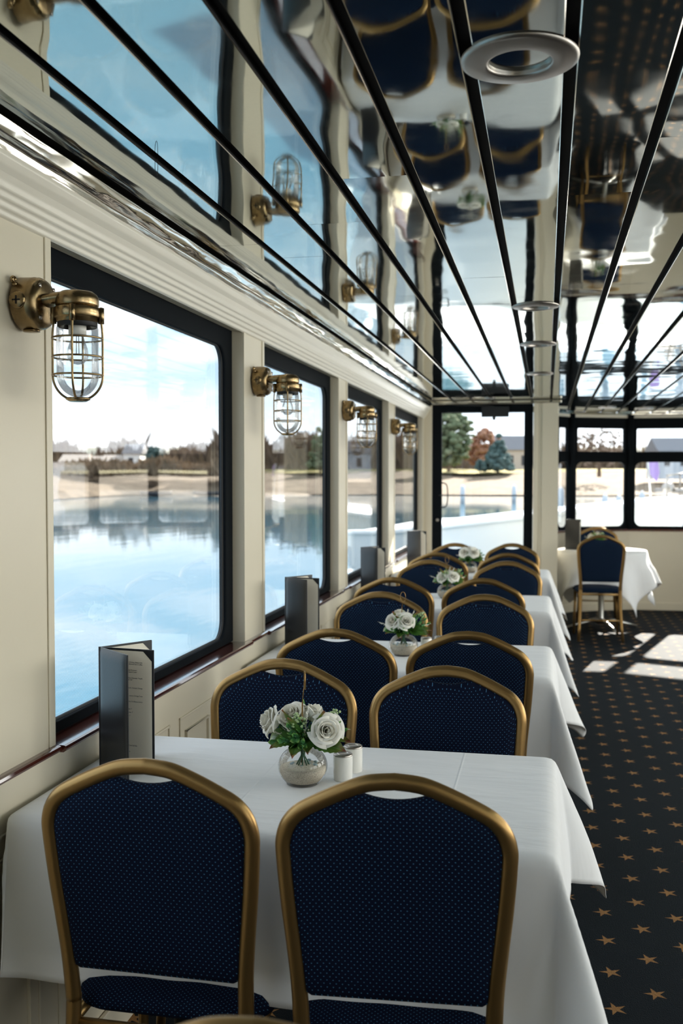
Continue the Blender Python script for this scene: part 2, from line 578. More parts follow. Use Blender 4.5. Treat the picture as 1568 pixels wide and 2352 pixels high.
def side_wall(side):
    sx = 1 if side == 'left' else -1
    X0 = XL if side == 'left' else XR
    def X(a): return X0 - sx * a       # a: distance outward from pilaster face
    def bx(mb, a0, a1, y0, y1, z0, z1):
        xa, xb = sorted((X(a0), X(a1)))
        return mb.box(xa, xb, y0, y1, z0, z1)
    wall = MB()
    bx(wall, -.01, .09, YB, YD + .05, 0, ZS - .018)           # wainscot
    bx(wall, .045, .09, YB, YD + .05, 2.048, CZ + .05)         # header
    bx(wall, .0, .045, YB, YD + .05, 2.034, CZ + .05)
    W = struct(wall.build('wall_' + side, M_cream, smooth=False))
    # raised wainscot panels
    pm = MB()
    y = 2.923 - 14 * .399
    while y < 9.0:
        if y > YB:
            for (ins, th) in ((0, .005), (.05, .009)):
                y0, y1, z0, z1 = y + ins, y + .315 - ins, .16 + ins, .726 - ins
                wv = .008
                bx(pm, -.01 - th, -.01, y0, y1, z1 - wv, z1); bx(pm, -.01 - th, -.01, y0, y1, z0, z0 + wv)
                bx(pm, -.01 - th, -.01, y0, y0 + wv, z0, z1); bx(pm, -.01 - th, -.01, y1 - wv, y1, z0, z1)
        y += .399
    o = pm.build('panel_moulding', M_cream, W, smooth=False, bevel=.002)
    # pilasters
    for (y0, y1) in PY:
        mb = MB()
        bx(mb, 0, .085, y0, y1, ZS - .002, 2.05)
        bx(mb, -.004, 0, y0, y0 + .028, ZS, 2.03); bx(mb, -.004, 0, y1 - .028, y1, ZS, 2.03)
        mb.build('pilaster', M_cream, W, smooth=False, bevel=.003)
    # cornice: stepped moulding
    prof = [(.0, 2.027), (-.007, 2.030), (-.010, 2.040), (-.017, 2.044), (-.020, 2.055), (-.027, 2.059), (-.030, 2.070), (-.036, 2.074),
            (-.040, 2.086), (-.048, 2.099), (-.058, 2.110), (-.066, 2.124), (-.066, 2.135), (.02, 2.14)]
    n = len(prof)
    vs = []; fs = []
    for yy in (YB, YD + .03):
        vs += [(X(a), yy, zz) for a, zz in prof]
    fs = [(k, k + 1, n + k + 1, n + k) for k in range(n - 1)]
    c = MB().add(vs, fs).build('trim_1' if side == 'left' else 'trim_2', M_trim, smooth=False, fix=False)
    b = c.modifiers.new('b', 'BEVEL'); b.width = .0022; b.segments = 2; b.angle_limit = .2
    struct(c)
    # chrome crown strip under the ceiling, slightly dented
    vs = []; fs = []
    prof = [(-.062, 2.126), (-.066, 2.134), (-.0665, 2.143), (-.070, 2.152), (-.077, 2.157), (-.079, 2.158), (-.081, 2.161), (-.086, 2.170), (-.090, 2.180), (-.091, 2.187), (-.070, 2.189)]
    n = len(prof); N = 260
    for i in range(N + 1):
        yy = YB + (YD + .03 - YB) * i / N
        for k, (a, zz) in enumerate(prof):
            d = .0022 * noise.noise(Vector((yy * 7, k * .9, 3.3))) + .0012 * noise.noise(Vector((yy * 21, k * 1.3, 9)))
            vs.append((X(a + d), yy, zz + (d if 0 < k < n - 1 else 0)))
    for i in range(N):
        for k in range(n - 1):
            fs.append((i * n + k, i * n + k + 1, (i + 1) * n + k + 1, (i + 1) * n + k))
    MB().add(vs, fs).build('chrome_crown_strip', M_chrome, c, fix=False)
    # sill
    prof = [(.07, ZS - .017), (-.022, ZS - .017), (-.028, ZS - .013), (-.030, ZS - .008), (-.028, ZS - .002), (-.022, ZS), (.07, ZS)]
    n = len(prof)
    mb = MB()
    ys = [YB, .11, .36, 1.84, 2.14, 3.67, 3.92, 5.43, 5.65, 7.20, 7.49, YD]
    for q in range(0, len(ys) - 1):
        rec = .010 if q % 2 == 1 else 0
        vs = [(X(a + (rec if a < 0 else 0)), yy, zz) for yy in (ys[q] + .0015, ys[q + 1] - .0015) for a, zz in prof]
        fs = [(k, (k + 1) % n, n + (k + 1) % n, n + k) for k in range(n)] + [tuple(range(n)), tuple(range(2 * n - 1, n - 1, -1))]
        mb.add(vs, fs)
    struct(mb.build('trim_5' if side == 'left' else 'trim_6', M_wood, smooth=False))
    # windows
    bays = [(PY[i][1], PY[i + 1][0]) for i in range(len(PY) - 1)]
    for k, (y0, y1) in enumerate(bays):
        cy, cz = (y0 + y1) / 2, (ZS + 2.046) / 2
        w_, h_ = y1 - y0 - .004, 2.046 - ZS - .004
        wn = struct(empty('window_%d' % (k + 1 + (0 if side == 'left' else 10)), (X(.06), cy, ZS)))
        def F(u, v, d, cy=cy): return (X(.07 - d) - X(.06), u, v + cz - ZS)
        vs, fs = ring_panel((w_, h_), (w_ - .12, h_ - .110), .004, .07, .028, F, 8, (-.026, -.0265))
        fo = MB().add(vs, fs).build('window_frame', M_black, wn, smooth=False)
        bb = fo.modifiers.new('b', 'BEVEL'); bb.width = .006; bb.segments = 3; bb.angle_limit = 1.0
        MB().box(-.003, .003, -w_ / 2 + .03, w_ / 2 - .03, .03, h_ - .03).build('pane', M_pane, wn, smooth=False)
        # rubber gasket around the glass
        o = [(a - .026, b - .0265) for a, b in rrect(w_ - .118, h_ - .108, .07, 8)]
        pts = [F(a, b, .012) for a, b in o]
        MB().tube(pts, .006, 8, closed=True).build('gasket', M_blackm, wn)
    return W


WL = side_wall('left')
WR = side_wall('right')
# baseboards
struct(box('baseboard_left', -1.118, -1.105, YB, YD, 0, .09, M_cream, bevel=.003))
struct(box('baseboard_right', 3.005, 3.018, YB, YD, 0, .09, M_cream, bevel=.003))
# back wall
struct(box('wall_back', -1.2, 3.1, YB - .06, YB, 0, CZ + .05, M_cream))

# ceiling: dark backing and polished panels
ce = struct(MB().box(-1.2, 3.1, YB, 9.34, CZ + .020, CZ + .05).box(.0, 3.1, 9.34, 11.62, CZ + .020, CZ + .05).build('ceiling', M_gap, smooth=False))


def panel(xa, xb, ya, yb, amp_x, amp_y, seed):
    nx = 9; ny = max(4, int((yb - ya) / .022))
    vs = []; fs = []; mi = []
    for j in range(ny + 1):
        yy = ya + (yb - ya) * j / ny
        for i in range(nx + 1):
            t = i / nx; xx = xa + (xb - xa) * t
            h = amp_y * (noise.noise(Vector((xx * 1.6 + seed, yy * 3.0, seed * 3.7))) + .30 * noise.noise(Vector((xx * 4 + seed, yy * 8.5, 1.3 + seed))))
            h += amp_x * noise.noise(Vector((xx * 7.5 + seed * 5, yy * .9, 7.7)))
            edge = min(t, 1 - t) * 2
            h *= min(1, .35 + edge * 1.6)
            vs.append((xx, yy, CZ + h))
    w1 = nx + 1
    for j in range(ny):
        for i in range(nx):
            fs.append((j * w1 + i, (j + 1) * w1 + i, (j + 1) * w1 + i + 1, j * w1 + i + 1)); mi.append(0)
    # folded edges
    for side, i in ((-1, 0), (1, nx)):
        b0 = len(vs)
        for j in range(ny + 1):
            v = vs[j * w1 + i]; vs += [v, (v[0] + side * .0018, v[1], v[2] + .0012), (v[0] + side * .0018, v[1], v[2] + .0012), (v[0] + side * .002, v[1], CZ + .018)]
        for j in range(ny):
            p_, q_ = b0 + 4 * j, b0 + 4 * j + 4
            fs.append((p_, q_, q_ + 1, p_ + 1)); mi.append(1)
            fs.append((p_ + 2, q_ + 2, q_ + 3, p_ + 3)); mi.append(2)
    me = mk(vs, fs)
    for p, k in zip(me.polygons, mi): p.material_index = k
    return link('ceiling_panel', me, [M_mirror, M_edge, M_gap], ce)


gaps = [-1.036, -.855, -.675, -.495, -.315, -.137, .035] + [.035 + .18 * k for k in range(1, 17)]
for k in range(len(gaps) - 1):
    xa, xb = gaps[k] + .0132, min(gaps[k + 1] - .0132, 3.0)
    left = xb < .05
    seams = [YB, -.4 + .3 * (k % 3), [2.95, 3.15, 2.75, 2.35, 3.6, 5.0, 2.6, 2.2, 3.3][k % 9], 6.4 + .4 * (k % 3)]
    seams.append(9.32 if xa < .0 else 11.0 + .5 * min(1, max(0, (xb - .1) / .8)) * (1 if xb < 2 else max(0, (3.0 - xb))))
    for a, b in zip(seams, seams[1:]):
        if xa < .05:
            panel(xa, xb, a + .0012, b - .0012, .0007, .0006 if k < 3 else .0010, k * 1.9 + a)
        else:
            panel(xa, xb, a + .0012, b - .0012, .0012, .0017, k * 1.9 + a)

# door wall: door, column, return wall
dr = struct(empty('door_1', (-.59, 9.345, 0)))
d0 = MB()
d0.box(-.465, .465, 0, .05, 2.085, 2.157).box(-.465, -.375, 0, .05, 0, 2.085).box(.385, .465, 0, .05, 0, 2.085).box(-.375, .385, 0, .05, 0, .22)
d0.build('door_frame', M_black, dr, smooth=False, bevel=.006)
MB().box(-.375, .385, .02, .026, .22, 2.085).build('pane', M_pane, dr, smooth=False)
MB().box(-.40, .40, -.012, .02, 1.304, 1.316).build('push_bar', M_blackm, dr, smooth=False, bevel=.003)
hp = [(-.375, -.005, 1.425), (-.345, -.045, 1.425), (-.32, -.05, 1.40), (-.312, -.05, 1.31), (-.32, -.05, 1.225), (-.345, -.045, 1.20), (-.375, -.005, 1.20)]
MB().tube(catmull(hp, 6), .006, 8).build('door_handle', M_blackm, dr)
MB().lathe([(0, 0), (.014, .0), (.016, -.004), (.012, -.010), (0, -.011)], 16, Matrix.Translation((-.413, -.001, 1.077)) @ Matrix.Rotation(-PI / 2, 4, 'X')).build('door_lock', M_nickel, dr)
cl_ = MB().box(-.005, .245, -.05, .0, 2.036, 2.13).lathe([(0, 0), (.014, 0), (.014, .03), (0, .032)], 12, Matrix.Translation((.11, -.025, 2.008)))
cl_.tube([(.11, -.03, 2.135), (-.12, -.08, 2.142), (-.25, -.005, 2.147)], .006, 8)
cl_.build('door_closer', M_blackm, dr, smooth=False, bevel=.004)
# wall bits round the door
struct(MB().box(-1.2, -1.055, 9.33, 9.40, 0, CZ + .02).box(-1.2, .10, 9.34, 9.40, 2.157, CZ + .02).build('wall_front', M_cream, smooth=False, bevel=.003))
col = MB().box(-.122, .102, 9.33, 9.46, 0, 2.165).box(-.122, -.085, 9.322, 9.33, 0, 2.165).box(-.045, .102, 9.318, 9.33, 0, 2.165)
struct(col.build('trim_7', M_cream, smooth=False, bevel=.004))
struct(box('wall_partition', .0, .085, 9.46, 10.96, 0, CZ + .02, M_cream))
struct(box('trim_8', -1.08, .13, 9.30, 9.335, 2.158, 2.186, M_chrome, bevel=.006))
# bow wall: faceted run of windows
wb = struct(empty('wall_bow', (0, 0, 0)))
for i in range(len(BOW) - 1):
    a = Vector((*BOW[i], 0)); b = Vector((*BOW[i + 1], 0))
    L = (b - a).length; ax = (b - a).normalized(); nrm = Vector((ax.y, -ax.x, 0))
    M4 = Matrix((( ax.x, -nrm.x, 0, a.x), (ax.y, -nrm.y, 0, a.y), (0, 0, 1, 0), (0, 0, 0, 1)))
    def P(x, y, zz): return M4 @ Vector((x, y, zz))
    def bxw(mb, x0, x1, y0, y1, z0, z1):
        vs = [P(*q) for q in ((x0, y0, z0), (x1, y0, z0), (x1, y1, z0), (x0, y1, z0), (x0, y0, z1), (x1, y0, z1), (x1, y1, z1), (x0, y1, z1))]
        return mb.add(vs, [(0, 3, 2, 1), (4, 5, 6, 7), (0, 1, 5, 4), (1, 2, 6, 5), (2, 3, 7, 6), (3, 0, 4, 7)])
    bxw(MB(), -.01, L + .01, 0, .06, -.01, .88).build('lower_wall', M_cream, wb, smooth=False)
    bxw(MB(), -.01, L + .01, -.016, .0, 0, .085).build('skirting', M_cream, wb, smooth=False, bevel=.003)
    bxw(MB(), -.01, L + .01, -.03, .06, .88, .903).build('bow_sill', M_wood, wb, smooth=False, bevel=.004)
    bxw(MB(), -.01, L + .01, -.02, .06, 2.135, 2.17).build('top_moulding', M_trim, wb, smooth=False, bevel=.006)
    bxw(MB(), -.01, L + .01, -.035, .03, 2.165, 2.19).build('chrome_strip', M_chrome, wb, smooth=False, bevel=.008)
    wn = struct(empty('window_%d' % (21 + i), tuple((a + b) / 2)))
    wn.location.z = .9
    off = wn.location
    def F(zc):
        return lambda u, v, d: P(u + L / 2, .045 - d, v + zc) - off
    mg = .035 if L > .4 else .03
    vs, fs = ring_panel((L, .80), (L - 2 * mg - .04, .71), .002, min(.07, L * .2), .04, F(1.303), 8, (0, -.012))
    MB().add(vs, fs).build('window_frame', M_black, wn, smooth=False)
    vs, fs = ring_panel((L, .44), (L - 2 * mg - .07, .256), .002, .015, .04, F(1.92), 4, (0, -.03))
    MB().add(vs, fs).build('window_frame', M_black, wn, smooth=False)
    vs = [P(x, y, zz) - off for x, y, zz in ((.02, .03, .92), (L - .02, .03, .92), (L - .02, .034, .92), (.02, .034, .92), (.02, .03, 2.08), (L - .02, .03, 2.08), (L - .02, .034, 2.08), (.02, .034, 2.08))]
    MB().add(vs, [(0, 3, 2, 1), (4, 5, 6, 7), (0, 1, 5, 4), (1, 2, 6, 5), (2, 3, 7, 6), (3, 0, 4, 7)]).build('pane', M_pane, wn, smooth=False)
for i in range(1, len(BOW) - 1):
    x, y = BOW[i]
    struct(MB().tube([(x, y - .03, .9), (x, y - .03, 1.6), (x, y - .035, 1.9), (x, y - .05, 2.17)], [.026, .026, .028, .034], 14, up=(1, 0, 0)).build('trim_%d' % (20 + i), M_black))
# right wall front return
struct(box('wall_corner', 3.0, 3.12, 9.33, 10.05, 0, CZ + .02, M_cream))

# downlights
def downlight(loc, r, label, nm='recessed_downlight'):
    t = empty(nm, loc)
    tag(t, label, 'ceiling light', 'round recessed downlights in the mirrored ceiling')
    prof = [(.053, .014), (.053, -.004), (.0545, -.0075), (.058, -.009), (.075, -.0075), (.092, -.005), (.099, -.003), (.1, .002)]
    MB().lathe([(a * r / .1, b) for a, b in prof], 56, cap=False).build('trim_ring', M_nickel, t)
    MB().lathe([(.054 * r / .1, -.001), (.050 * r / .1, .016), (.040 * r / .1, .0185)], 40, cap=False).build('baffle', M_gap, t)
    MB().lathe([(0, .006), (.02 * r / .1, .0065), (.041 * r / .1, .010)], 40, cap=False).build('lens', M_lens, t)
    return t


M_lens = mat('frosted_lens', (.35, .38, .40), .12, .6)
downlight((-.05, 1.742, CZ - .001), .100, 'large brushed nickel downlight ring nearest the viewer, at top of photo')
downlight((-.05, 4.24, CZ - .001), .097, 'nickel downlight second in the ceiling line, straight ahead of the nearest one')
downlight((-.05, 5.44, CZ - .001), .097, 'nickel downlight third in the ceiling line, between two others')
downlight((-.05, 6.99, CZ - .001), .092, 'nickel downlight farthest along the line above the white column')
downlight((-.5, 9.05, CZ - .001), .05, 'small downlight in the ceiling just before the glass door')
downlight((.60, 10.5, CZ - .001), .09, 'nickel downlight over the round table, left of the pair by bow windows')
downlight((.98, 10.7, CZ - .001), .09, 'nickel downlight at ceiling edge, right of the pair by bow windows')


# ------------------------------------------------------------------ chairs
HALF = [(0, .0), (.05, .0055), (.095, .022), (.145, .046), (.180, .067), (.203, .095), (.214, .130), (.214, .168), (.208, .25), (.200, .33), (.193, .41), (.190, .50)]
KB = .12
CH = .965


def bp(dx, s):            # point on the leaning plane of the back
    return Vector((dx, KB * s, CH - s))


def make_chair():
    root = empty('banquet_chair')
    # centre line of the frame tube, inset half a tube width
    half = catmull([(a, b, 0) for a, b in HALF], 6)
    rt = .0155
    cl = []
    for i, p in enumerate(half):
        a = half[max(i - 1, 0)]; b = half[min(i + 1, len(half) - 1)]
        t = (b - a).normalized()
        n = Vector((-t.y, t.x, 0))          # towards the inside of the back
        if i == 0: n = Vector((0, 1, 0))
        cl.append(p + n * rt)
    full = [bp(-p.x, p.y) for p in reversed(cl[1:])] + [bp(p.x, p.y) for p in cl]
    MB().tube(full, rt, 14, rx=.0125, up=(0, 1, KB)).build('back_frame', M_gold, root)
    # upholstered panel with the hand hole under the crown
    s_end = .43
    inner = []
    for p in cl:
        pass
    out = []
    right = []
    for i, p in enumerate(cl):
        a = cl[max(i - 1, 0)]; b = cl[min(i + 1, len(cl) - 1)]
        t = (b - a).normalized(); n = Vector((-t.y, t.x, 0))
        if i == 0: n = Vector((0, 1, 0))
        q = p + n * .010
        if q.x > .070 and q.y < s_end - .012: right.append((q.x, q.y))
    hole = [(x, .034 + .015 * (1 - (x / .070) ** 2)) for x in [-.066 + .132 * k / 10 for k in range(11)]]
    bott = [(right[-1][0] - .003, s_end - .006), (right[-1][0] - .012, s_end), (0, s_end), (-right[-1][0] + .012, s_end), (-right[-1][0] + .003, s_end - .006)]
    out = hole + right + bott + [(-x, y) for x, y in reversed(right)]
    # resample straight runs
    res = []
    for i in range(len(out)):
        a = Vector(out[i]); b = Vector(out[(i + 1) % len(out)])
        k = max(1, int((b - a).length / .02))
        for j in range(k): res.append(a.lerp(b, j / k))
    cen = Vector((0, .20))
    rings = [0, .25, .5, .7, .85, .93, .97, .99, 1.0]
    vs = []; fs = []
    n = len(res)
    for sgn in (-1, 1):
        for rr in rings:
            for q in res:
                w_ = cen.lerp(q, max(rr, .001))
                th = (.019 if sgn < 0 else .024) * (1 - rr ** 9) ** .5
                p = bp(w_.x, w_.y) + Vector((0, 1, KB)).normalized() * (sgn * th)
                vs.append(p)
    R_ = len(rings)
    for h in range(2):
        for r_ in range(R_ - 1):
            for i in range(n):
                j = (i + 1) % n
                a = (h * R_ + r_) * n; b = a + n
                fs.append((a + i, a + j, b + j, b + i))
    MB().add(vs, fs).build('backrest', M_fabric, root)
    # seat cushion
    oc = rrect(.425, .405, .075, 8)
    cen = (0, .288)
    vs = []; fs = []
    prof = [(0.001, .484), (.5, .482), (.8, .477), (.93, .468), (.985, .456), (1.0, .445), (.99, .435), (.96, .430), (.0011, .430)]
    n = len(oc)
    for rr, zz in prof:
        for a, b in oc:
            wd = 1 + .06 * (b / .21)
            vs.append((cen[0] + a * rr * wd, cen[1] + b * rr, zz))
    for k in range(len(prof) - 1):
        for i in range(n):
            j = (i + 1) % n
            fs.append((k * n + i, k * n + j, (k + 1) * n + j, (k + 1) * n + i))
    MB().add(vs, fs).build('seat', M_fabric, root)
    # under frame
    mb = MB()
    for sx in (-1, 1): mb.tube([(sx * .178, .055, .421), (sx * .192, .45, .421)], .011, 8)
    mb.tube([(-.178, .06, .421), (.178, .06, .421)], .010, 8).tube([(-.19, .44, .421), (.19, .44, .421)], .010, 8)
    mb.build('seat_frame', M_gold, root)
    for sx in (-1, 1):
        a = bp(sx * .1745, .50)
        MB().tube([a + Vector((0, -.0, .012)), a, (sx * .176, .050, .30), (sx * .185, .022, .12), (sx * .195, -.01, .004)], [.0155, .0155, .014, .013, .012], 12, rx=.0125, up=(0, 1, KB)).build('leg', M_gold, root)
        MB().tube([(sx * .19, .43, .425), (sx * .195, .445, .22), (sx * .20, .46, .004)], [.0125, .012, .0115], 12).build('leg', M_gold, root)
    MB().tube([(-.180, .032, .19), (.180, .032, .19)], .008, 8).build('stretcher', M_gold, root)
    return root


proto = make_chair()
LBL = [
 (-.719, 1.70, 0, 'nearest banquet chair on the window side, back to viewer, in front of first table'),
 (-.256, 1.70, 4, 'nearest banquet chair on the aisle side, back to viewer, right of the window-side one'),
 (-.728, 2.73, 180, 'blue dotted chair facing viewer directly behind the first rose centrepiece'),
 (-.262, 2.715, 180, 'blue dotted chair facing viewer across the first table on aisle side'),
 (-.705, 3.31, 0, 'window-side chair at near side of second table, back to viewer'),
 (-.252, 3.34, 0, 'aisle-side chair at near side of second table, back to viewer'),
 (-.728, 4.43, 180, 'chair facing viewer behind the second rose centrepiece'),
 (-.262, 4.42, 180, 'chair facing viewer across the second table, right of its centrepiece, aisle side'),
 (-.775, 5.08, 0, 'window-side chair at near side of third table, crown with small opening, beside tall menu'),
 (-.315, 5.12, 0, 'aisle-side chair at near side of third table, back to viewer'),
 (-.712, 6.21, 180, 'window-side chair facing viewer at far side of third table, behind third centrepiece'),
 (-.235, 6.205, 180, 'aisle-side chair facing viewer at far side of third table'),
 (-.735, 6.83, 0, 'window-side chair at near side of fourth table, back to viewer'),
 (-.252, 6.85, 0, 'aisle-side chair at near side of fourth table, back to viewer'),
 (-.700, 7.84, 180, 'farthest window-side chair, bright hand hole against the glass door'),
 (-.262, 7.89, 180, 'farthest aisle-side chair, bright hand hole against the glass door'),
 (-.267, .898, 180, 'chair of which only the curved gold crown shows at the bottom edge of the photo'),
 (.485, 9.18, 3, 'whole chair with legs visible, back to viewer at the round table'),
 (.52, 10.72, 180, 'chair half hidden behind greenery at far side of the round table'),
]
for i, (x, y, rz, lab) in enumerate(LBL):
    c = proto if i == 0 else copy_tree(proto)
    c.location = (x, y, 0); c.rotation_euler = (0, 0, math.radians(rz))
    tag(c, lab, 'chair', 'gold framed banquet chairs with navy dotted upholstery')

# ------------------------------------------------------------------ tables and cloths
TZ = .77
TABLES = [(1.88, 2.56), (3.57, 4.25), (5.32, 6.06), (7.12, 7.79)]
NUM = ['first', 'second', 'third', 'fourth']


def rect_table(y0, y1, name):
    cx, cy = -.53, (y0 + y1) / 2
    t = empty('dining_table', (cx, cy, 0))
    tag(t, 'rectangular pedestal table, %s from the viewer, hidden under its white cloth' % name, 'table', 'rectangular tables along the windows')
    hx, hy = .535, (y1 - y0) / 2 - .012
    MB().box(-hx, hx, -hy, hy, TZ - .035, TZ - .004).build('tabletop', M_blackm, t, smooth=False, bevel=.006)
    for s in (-.3, .3):
        MB().lathe([(.0, .03), (.035, .03), (.035, .7), (.06, .72), (.06, .735), (0, .735)], 20, Matrix.Translation((s, 0, 0))).build('column', M_blackm, t)
        MB().tube([(s, -.25, .012), (s, -.05, .035), (s, .05, .035), (s, .25, .012)], .014, 8).build('foot', M_blackm, t)
    return t


def cloth_rect(y0, y1, name, seed, ov=(.03, .33, .33, .33)):
    """ov: overhang towards -x (wall), +x (aisle), -y, +y"""
    cx, cy = -.53, (y0 + y1) / 2
    hx0, hx1, hy = -.562, .55, (y1 - y0) / 2
    def axis(lo, hi, olo, ohi, n, m):
        out = [lo - olo * (1 - k / m) for k in range(m)]
        out += [lo + (hi - lo) * k / n for k in range(n + 1)]
        out += [hi + ohi * k / m for k in range(1, m + 1)]
        return out
    xs = axis(hx0, hx1, ov[0], ov[1], 34, 12)
    ys = axis(-hy, hy, ov[2], ov[3], 24, 12)
    vs = []; fs = []
    rnd = .010
    for Y in ys:
        for X in xs:
            ex = X - hx1 if X > hx1 else (X - hx0 if X < hx0 else 0)
            ey = Y - hy if Y > hy else (Y + hy if Y < -hy else 0)
            bx_ = min(max(X, hx0), hx1); by_ = min(max(Y, -hy), hy)
            r = math.hypot(ex, ey)
            if r < 1e-6:
                vs.append((X, Y, TZ + .0012 + .0006 * noise.noise(Vector((X * 4, Y * 4, seed)))))
                continue
            dx, dy = ex / r, ey / r
            corner = (2 * abs(dx * dy)) ** 2
            wall = ex < 0
            # soft fall with folds
            along = (by_ if abs(dx) > abs(dy) else bx_)
            fold = .5 + .5 * noise.noise(Vector((along * 4.2 + seed, seed * 2, abs(dx) * 3)))
            fl = (.05 + .10 * fold + .32 * corner) * (.06 if wall and abs(dx) > .3 else 1)
            q = max(0, r - rnd)
            out = min(r, rnd) * .9 + fl * q + .018 * q / .33 * noise.noise(Vector((along * 9, q * 3, seed + 4)))
            z_ = TZ + .0012 - min(r, rnd) * .35 - q * math.sqrt(max(.05, 1 - fl * fl))
            px = bx_ + dx * out; py = by_ + dy * out
            if wall: px = max(px, hx0 - .022)
            vs.append((px, py, z_))
    nx = len(xs)
    for j in range(len(ys) - 1):
        for i in range(nx - 1):
            fs.append((j * nx + i, j * nx + i + 1, (j + 1) * nx + i + 1, (j + 1) * nx + i))
    me = mk([(v[0], v[1], v[2] - TZ) for v in vs], fs)
    o = link('tablecloth', me, M_cloth, loc=(cx, cy, TZ))
    sb = o.modifiers.new('sub', 'SUBSURF'); sb.levels = 1; sb.render_levels = 1
    so = o.modifiers.new('sol', 'SOLIDIFY'); so.thickness = .0015; so.offset = 1
    tag(o, 'white linen cloth draped over the %s rectangular table from the viewer' % name, 'tablecloth', 'white cloths on the rectangular tables')
    return o


for i, (a, b) in enumerate(TABLES):
    rect_table(a, b, NUM[i])
    cloth_rect(a, b, NUM[i], i * 3.1 + 1.0)

RC = (.53, 10.02)
t = empty('round_table', (RC[0], RC[1], 0))
tag(t, 'round table on a silver pedestal with curved feet, by the bow windows', 'table')
MB().lathe([(0, TZ - .035), (.41, TZ - .035), (.418, TZ - .02), (.41, TZ - .004), (0, TZ - .004)], 48).build('tabletop', M_blackm, t)
MB().lathe([(.0, .05), (.05, .05), (.028, .09), (.026, .70), (.05, .73), (0, .732)], 20).build('pedestal', M_silver, t)
for k in range(4):
    a = math.radians(20 + 90 * k)
    MB().tube([(0, 0, .085), (.12 * math.cos(a), .12 * math.sin(a), .075), (.26 * math.cos(a), .26 * math.sin(a), .045), (.37 * math.cos(a), .37 * math.sin(a), .014)], [.022, .018, .014, .010], 10).build('foot', M_silver, t)


def cloth_round(R, half, seed, rot):
    N = 96; rs = [0, .1, .2, .3, .38, R, R + .01] 
    vs = []; fs = []
    for i in range(N):
        a = 2 * PI * i / N
        b = (a + rot) % (PI / 2) - PI / 4
        ext = half / math.cos(b) if abs(b) < PI / 4 else half * 1.414
        ext = min(half / max(abs(math.cos(a + rot)), abs(math.sin(a + rot))), half * 1.4)
        for k in range(18):
            if k < 6: r = R * k / 5
            else: r = R + (ext - R) * (k - 5) / 12
            if r <= R: vs.append((r * math.cos(a), r * math.sin(a), .001)); continue
            q = r - R
            fold = .5 + .5 * math.sin(a * 9 + seed + 1.2 * math.sin(a * 2))
            fl = .10 + .30 * fold * min(1, q / .2)
            rr = R + .006 + q * fl
            vs.append((max(rr * math.cos(a), .105 - RC[0] - .004), rr * math.sin(a), .001 - q * math.sqrt(1 - fl * fl)))
    for i in range(N):
        j = (i + 1) % N
        for k in range(17):
            fs.append((i * 18 + k, j * 18 + k, j * 18 + k + 1, i * 18 + k + 1))
    return MB().add(vs, fs)


o = cloth_round(.425, .74, 1.0, .25).build('tablecloth', M_cloth, loc=(RC[0], RC[1], TZ))
o.modifiers.new('sol', 'SOLIDIFY').thickness = .0015
tag(o, 'white cloth with long pointed corners draped over the round table', 'tablecloth')


# ------------------------------------------------------------------ menus
def leafbox(mb, h, ang, L, th, zz0, zz1, r0=.002, off=0):
    d = Vector((math.cos(ang), math.sin(ang), 0)); n = Vector((-d.y, d.x, 0))
    a = h + d * r0 + n * (off - th / 2); b = h + d * L + n * (off - th / 2)
    c = b + n * th; e = a + n * th
    vs = [(p.x, p.y, zz) for zz in (zz0, zz1) for p in (a, b, c, e)]
    mb.add(vs, [(0, 3, 2, 1), (4, 5, 6, 7), (0, 1, 5, 4), (1, 2, 6, 5), (2, 3, 7, 6), (3, 0, 4, 7)])
    return mb


MH = .295
LINES = [(.030, 'Jameson & Red Rose Whiskey, Bailey\'s Irish'), (.0345, 'Cream, Whip, Fresh Brewed Stan\'s Coffee'), (.049, 'Peppermint, Christian Brother\'s'), (.0535, 'Dark Creme de cacao, Whipped Cream'),
         (.068, 'Spiced Rum, Kahlua, El Jimador Tequila'), (.0725, 'Cinnamon, Half & Half'), (.092, 'Gin, Sweet Vermouth, Campari, Orange'),
         (.111, 'Brandy, Cointreau, Lemon, Orange Twist'), (.125, 'Martini Blanc De Blancs, Lemon'), (.1435, 'Cider 7'), (.1515, 'Amber 7'), (.1595, 'IPA 7'),
         (.232, 'Crushed Candy Cane Sprinkle'), (.242, '10'), (.2465, 'Dash of Cinnamon')]


